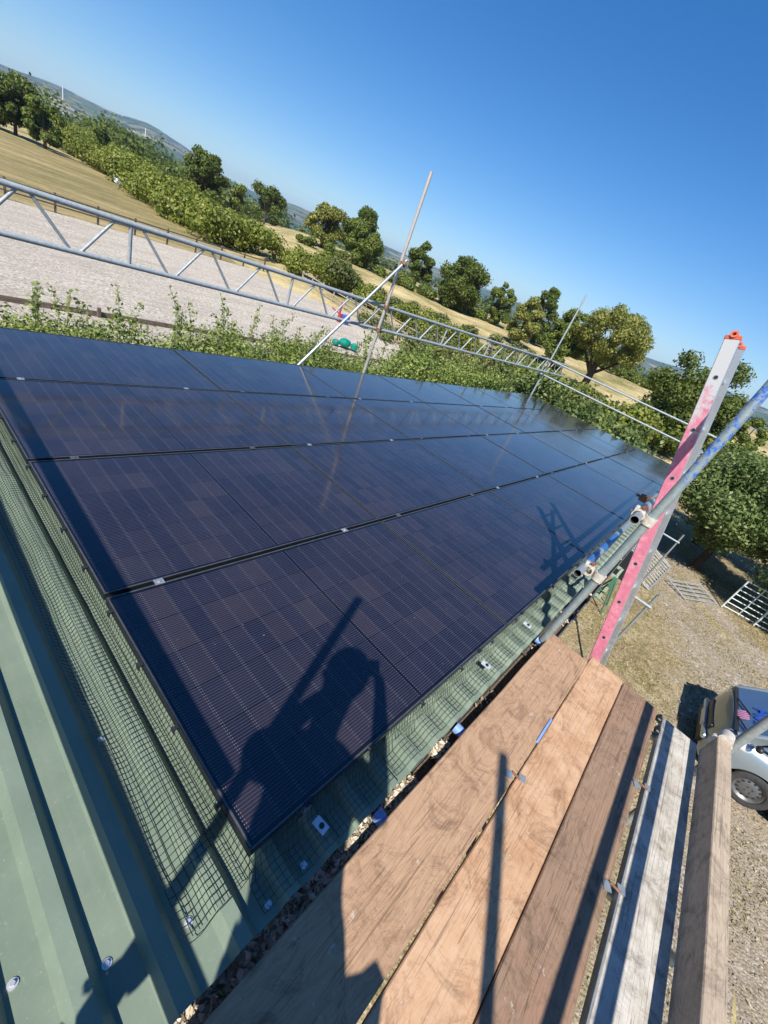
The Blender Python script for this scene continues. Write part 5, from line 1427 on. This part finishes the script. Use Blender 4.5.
for sg in (-1, 1):
    a = len(J2); J2.append((chest.lerp(neck, .55) + rt * (.20 * sg), .074)); E2.append((3, a))
    J2.append((J[[i for i in range(len(J))][0]][0] * 0 + (chest.lerp(neck, .55) + rt * (.20 * sg)).lerp(chest + rt * (.235 * sg + .02) + fw * (.17 - .03 * sg) + Vector((0, 0, -.02 - .04 * sg)), .75), .062)); E2.append((a, a + 1))
skin_mesh('shirt', J2, E2, shirt, per)
J3 = [(hip, (.162, .132))]; E3 = []
for sg in (-1, 1):
    ftp = feetc + rt * (.12 * sg) + fw * (.10 * sg)
    a = len(J3); J3 += [(hip + rt * (.09 * sg) + Vector((0, 0, -.08)), .108), (Vector((ftp.x, ftp.y, 0)).lerp(Vector((hip.x, hip.y, 0)), .4) + rt * .02 * sg + fw * .05 + Vector((0, 0, .37)), .078), (ftp + Vector((0, 0, -.0)), .062)]
    E3 += [(0, a), (a, a + 1), (a + 1, a + 2)]
skin_mesh('trousers', J3, E3, trou, per)
mb = MB(); q = hip + rt * .2 + Vector((0, 0, .05)); mb.box(q, (.07, .16, .2), Matrix((rt, fw, Vector((0, 0, 1)))).transposed(), ch=.03)
obj('shadow_outline_block', mb, M['bark'], per)  # unseen block added at the hip to break up the body's shadow outline
mb = MB(); Rh = Matrix((rt, fw, Vector((0, 0, 1)))).transposed()
mb.ball(hd + Vector((0, 0, .075)) - fw * .02, (.1, .12, .1), 14, 10, R=Rh); mb.ball(hd - fw * .05 + Vector((0, 0, .02)), (.08, .07, .1), 12, 9, R=Rh)
obj('hair', mb, hairm, per, smooth='all')
mb = MB()
for sg in (-1, 1): mb.ball(hd + rt * (.083 * sg) + Vector((0, 0, 0)), (.012, .02, .032), 8, 6, R=Rh)
mb.ball(hd + fw * .105 + Vector((0, 0, -.012)), (.013, .02, .022), 8, 6, R=Rh)
obj('ears_and_nose', mb, skin, per, smooth='all')
mb = MB()
for sg in (-1, 1): mb.ball(hd + rt * (.031 * sg) + fw * .088 + Vector((0, 0, .018)), (.014, .012, .010), 8, 6, R=Rh)
obj('eyes', mb, M['white'], per, smooth='all')
mb = MB(); mb.ball(hd + fw * .09 + Vector((0, 0, -.055)), (.026, .012, .008), 8, 6, R=Rh); obj('mouth', mb, simple('lips', (0.42, 0.16, 0.13), .5), per, smooth='all')
mb = MB(); Rp = Matrix((RX, RY, RZ)).transposed(); mb.box(PH_C - RZ * .0, (.15, .073, .008), Rp, ch=.002)
o = obj('phone', mb, M['dark']); tag(o, 'black phone held level in both hands of the photographer', 'phone')

# ------------------------------------------------------------------ grass tufts in the yard
rng = np.random.default_rng(77); n = 60000
P = np.stack([rng.uniform(3, 19, n), rng.uniform(-6.5, 0.0, n), np.zeros(n)], 1)
clump = np.array([mnoise.noise(Vector((p[0] * .9, p[1] * .9, 0))) for p in P]); trackd = np.abs(P[:, 1] + 3.2 - (P[:, 0] - 10) * .12)
keep = (clump > 0.0) | (rng.uniform(0, 1, n) < .25); P = P[keep]; P[:, 2] = GZ + .04
nn = rng.normal(size=(len(P), 3)); nn[:, 2] *= .35; nn /= np.linalg.norm(nn, axis=1)[:, None]
me = leaf_mesh('grass_tufts', P, nn, 0.016, rng, 3.0)
m, t, b = nt('dry_grass_blades'); q = N(t)
t.links.new(q.ramp(q.n('ShaderNodeAttribute', attribute_name='rnd').outputs['Fac'], [(0, (0.09, 0.1, 0.03)), (0.4, (0.22, 0.19, 0.08)), (0.8, (0.42, 0.34, 0.18)), (1, (0.55, 0.46, 0.28))]), b.inputs['Base Color']); b.inputs['Roughness'].default_value = .9
me.materials.append(m); o = bpy.data.objects.new('grass_tufts', me); col.objects.link(o)
tag(o, 'short dry grass and straw scattered over the yard', 'grass', kind='stuff')

# ------------------------------------------------------------------ haze
mb = MB(); mb.box((0, 0, (-180 + 420) / 2), (19600, 19600, 600))
hz = obj('haze', mb, None if False else bpy.data.materials.new('haze_air')); hz['kind'] = 'stuff'; hz['label'] = 'thin blue summer haze over the valley'; hz['category'] = 'haze'
hm = hz.data.materials[0]; hm.use_nodes = True; ht_ = hm.node_tree; ht_.nodes.remove(ht_.nodes['Principled BSDF'])
pv = ht_.nodes.new('ShaderNodeVolumePrincipled'); pv.inputs['Color'].default_value = (0.42, 0.62, 0.9, 1); pv.inputs['Density'].default_value = 0.00011; pv.inputs['Anisotropy'].default_value = 0.0
ht_.links.new(pv.outputs[0], ht_.nodes['Material Output'].inputs['Volume'])

# ------------------------------------------------------------------ light
SL, EL = 0.44, math.radians(48.5)
az = math.atan2(-SL, -1.0)            # direction towards the sun
to_sun = Vector((math.cos(az) * math.cos(EL), math.sin(az) * math.cos(EL), math.sin(EL)))
sd = bpy.data.lights.new('sun', 'SUN'); sd.energy = 4.6; sd.angle = math.radians(0.53); sd.color = (1.0, 0.955, 0.88)
so = bpy.data.objects.new('sun', sd); col.objects.link(so)
so.rotation_euler = to_sun.to_track_quat('Z', 'Y').to_euler()
w = bpy.data.worlds.new('World'); scene.world = w; w.use_nodes = True
wt = w.node_tree; bg = wt.nodes['Background']
sky = wt.nodes.new('ShaderNodeTexSky'); sky.sky_type = 'NISHITA'; sky.sun_disc = False
sky.sun_elevation = EL; sky.sun_rotation = math.atan2(to_sun.x, to_sun.y)
sky.altitude = 0; sky.air_density = 1.0; sky.dust_density = 0.25; sky.ozone_density = 3.6
hs = wt.nodes.new('ShaderNodeHueSaturation'); hs.inputs['Saturation'].default_value = 1.38; hs.inputs['Hue'].default_value = 0.506
wt.links.new(sky.outputs[0], hs.inputs['Color']); wt.links.new(hs.outputs[0], bg.inputs[0]); bg.inputs[1].default_value = 0.086
scene.view_settings.view_transform = 'Standard'; scene.view_settings.look = 'None'
scene.view_settings.exposure = 0.74; scene.view_settings.gamma = 1.0
scene.render.engine = 'CYCLES'
scene.cycles.max_bounces = 6; scene.cycles.diffuse_bounces = 3; scene.cycles.glossy_bounces = 3; scene.cycles.transmission_bounces = 3; scene.cycles.volume_bounces = 0
scene.cycles.use_denoising = True
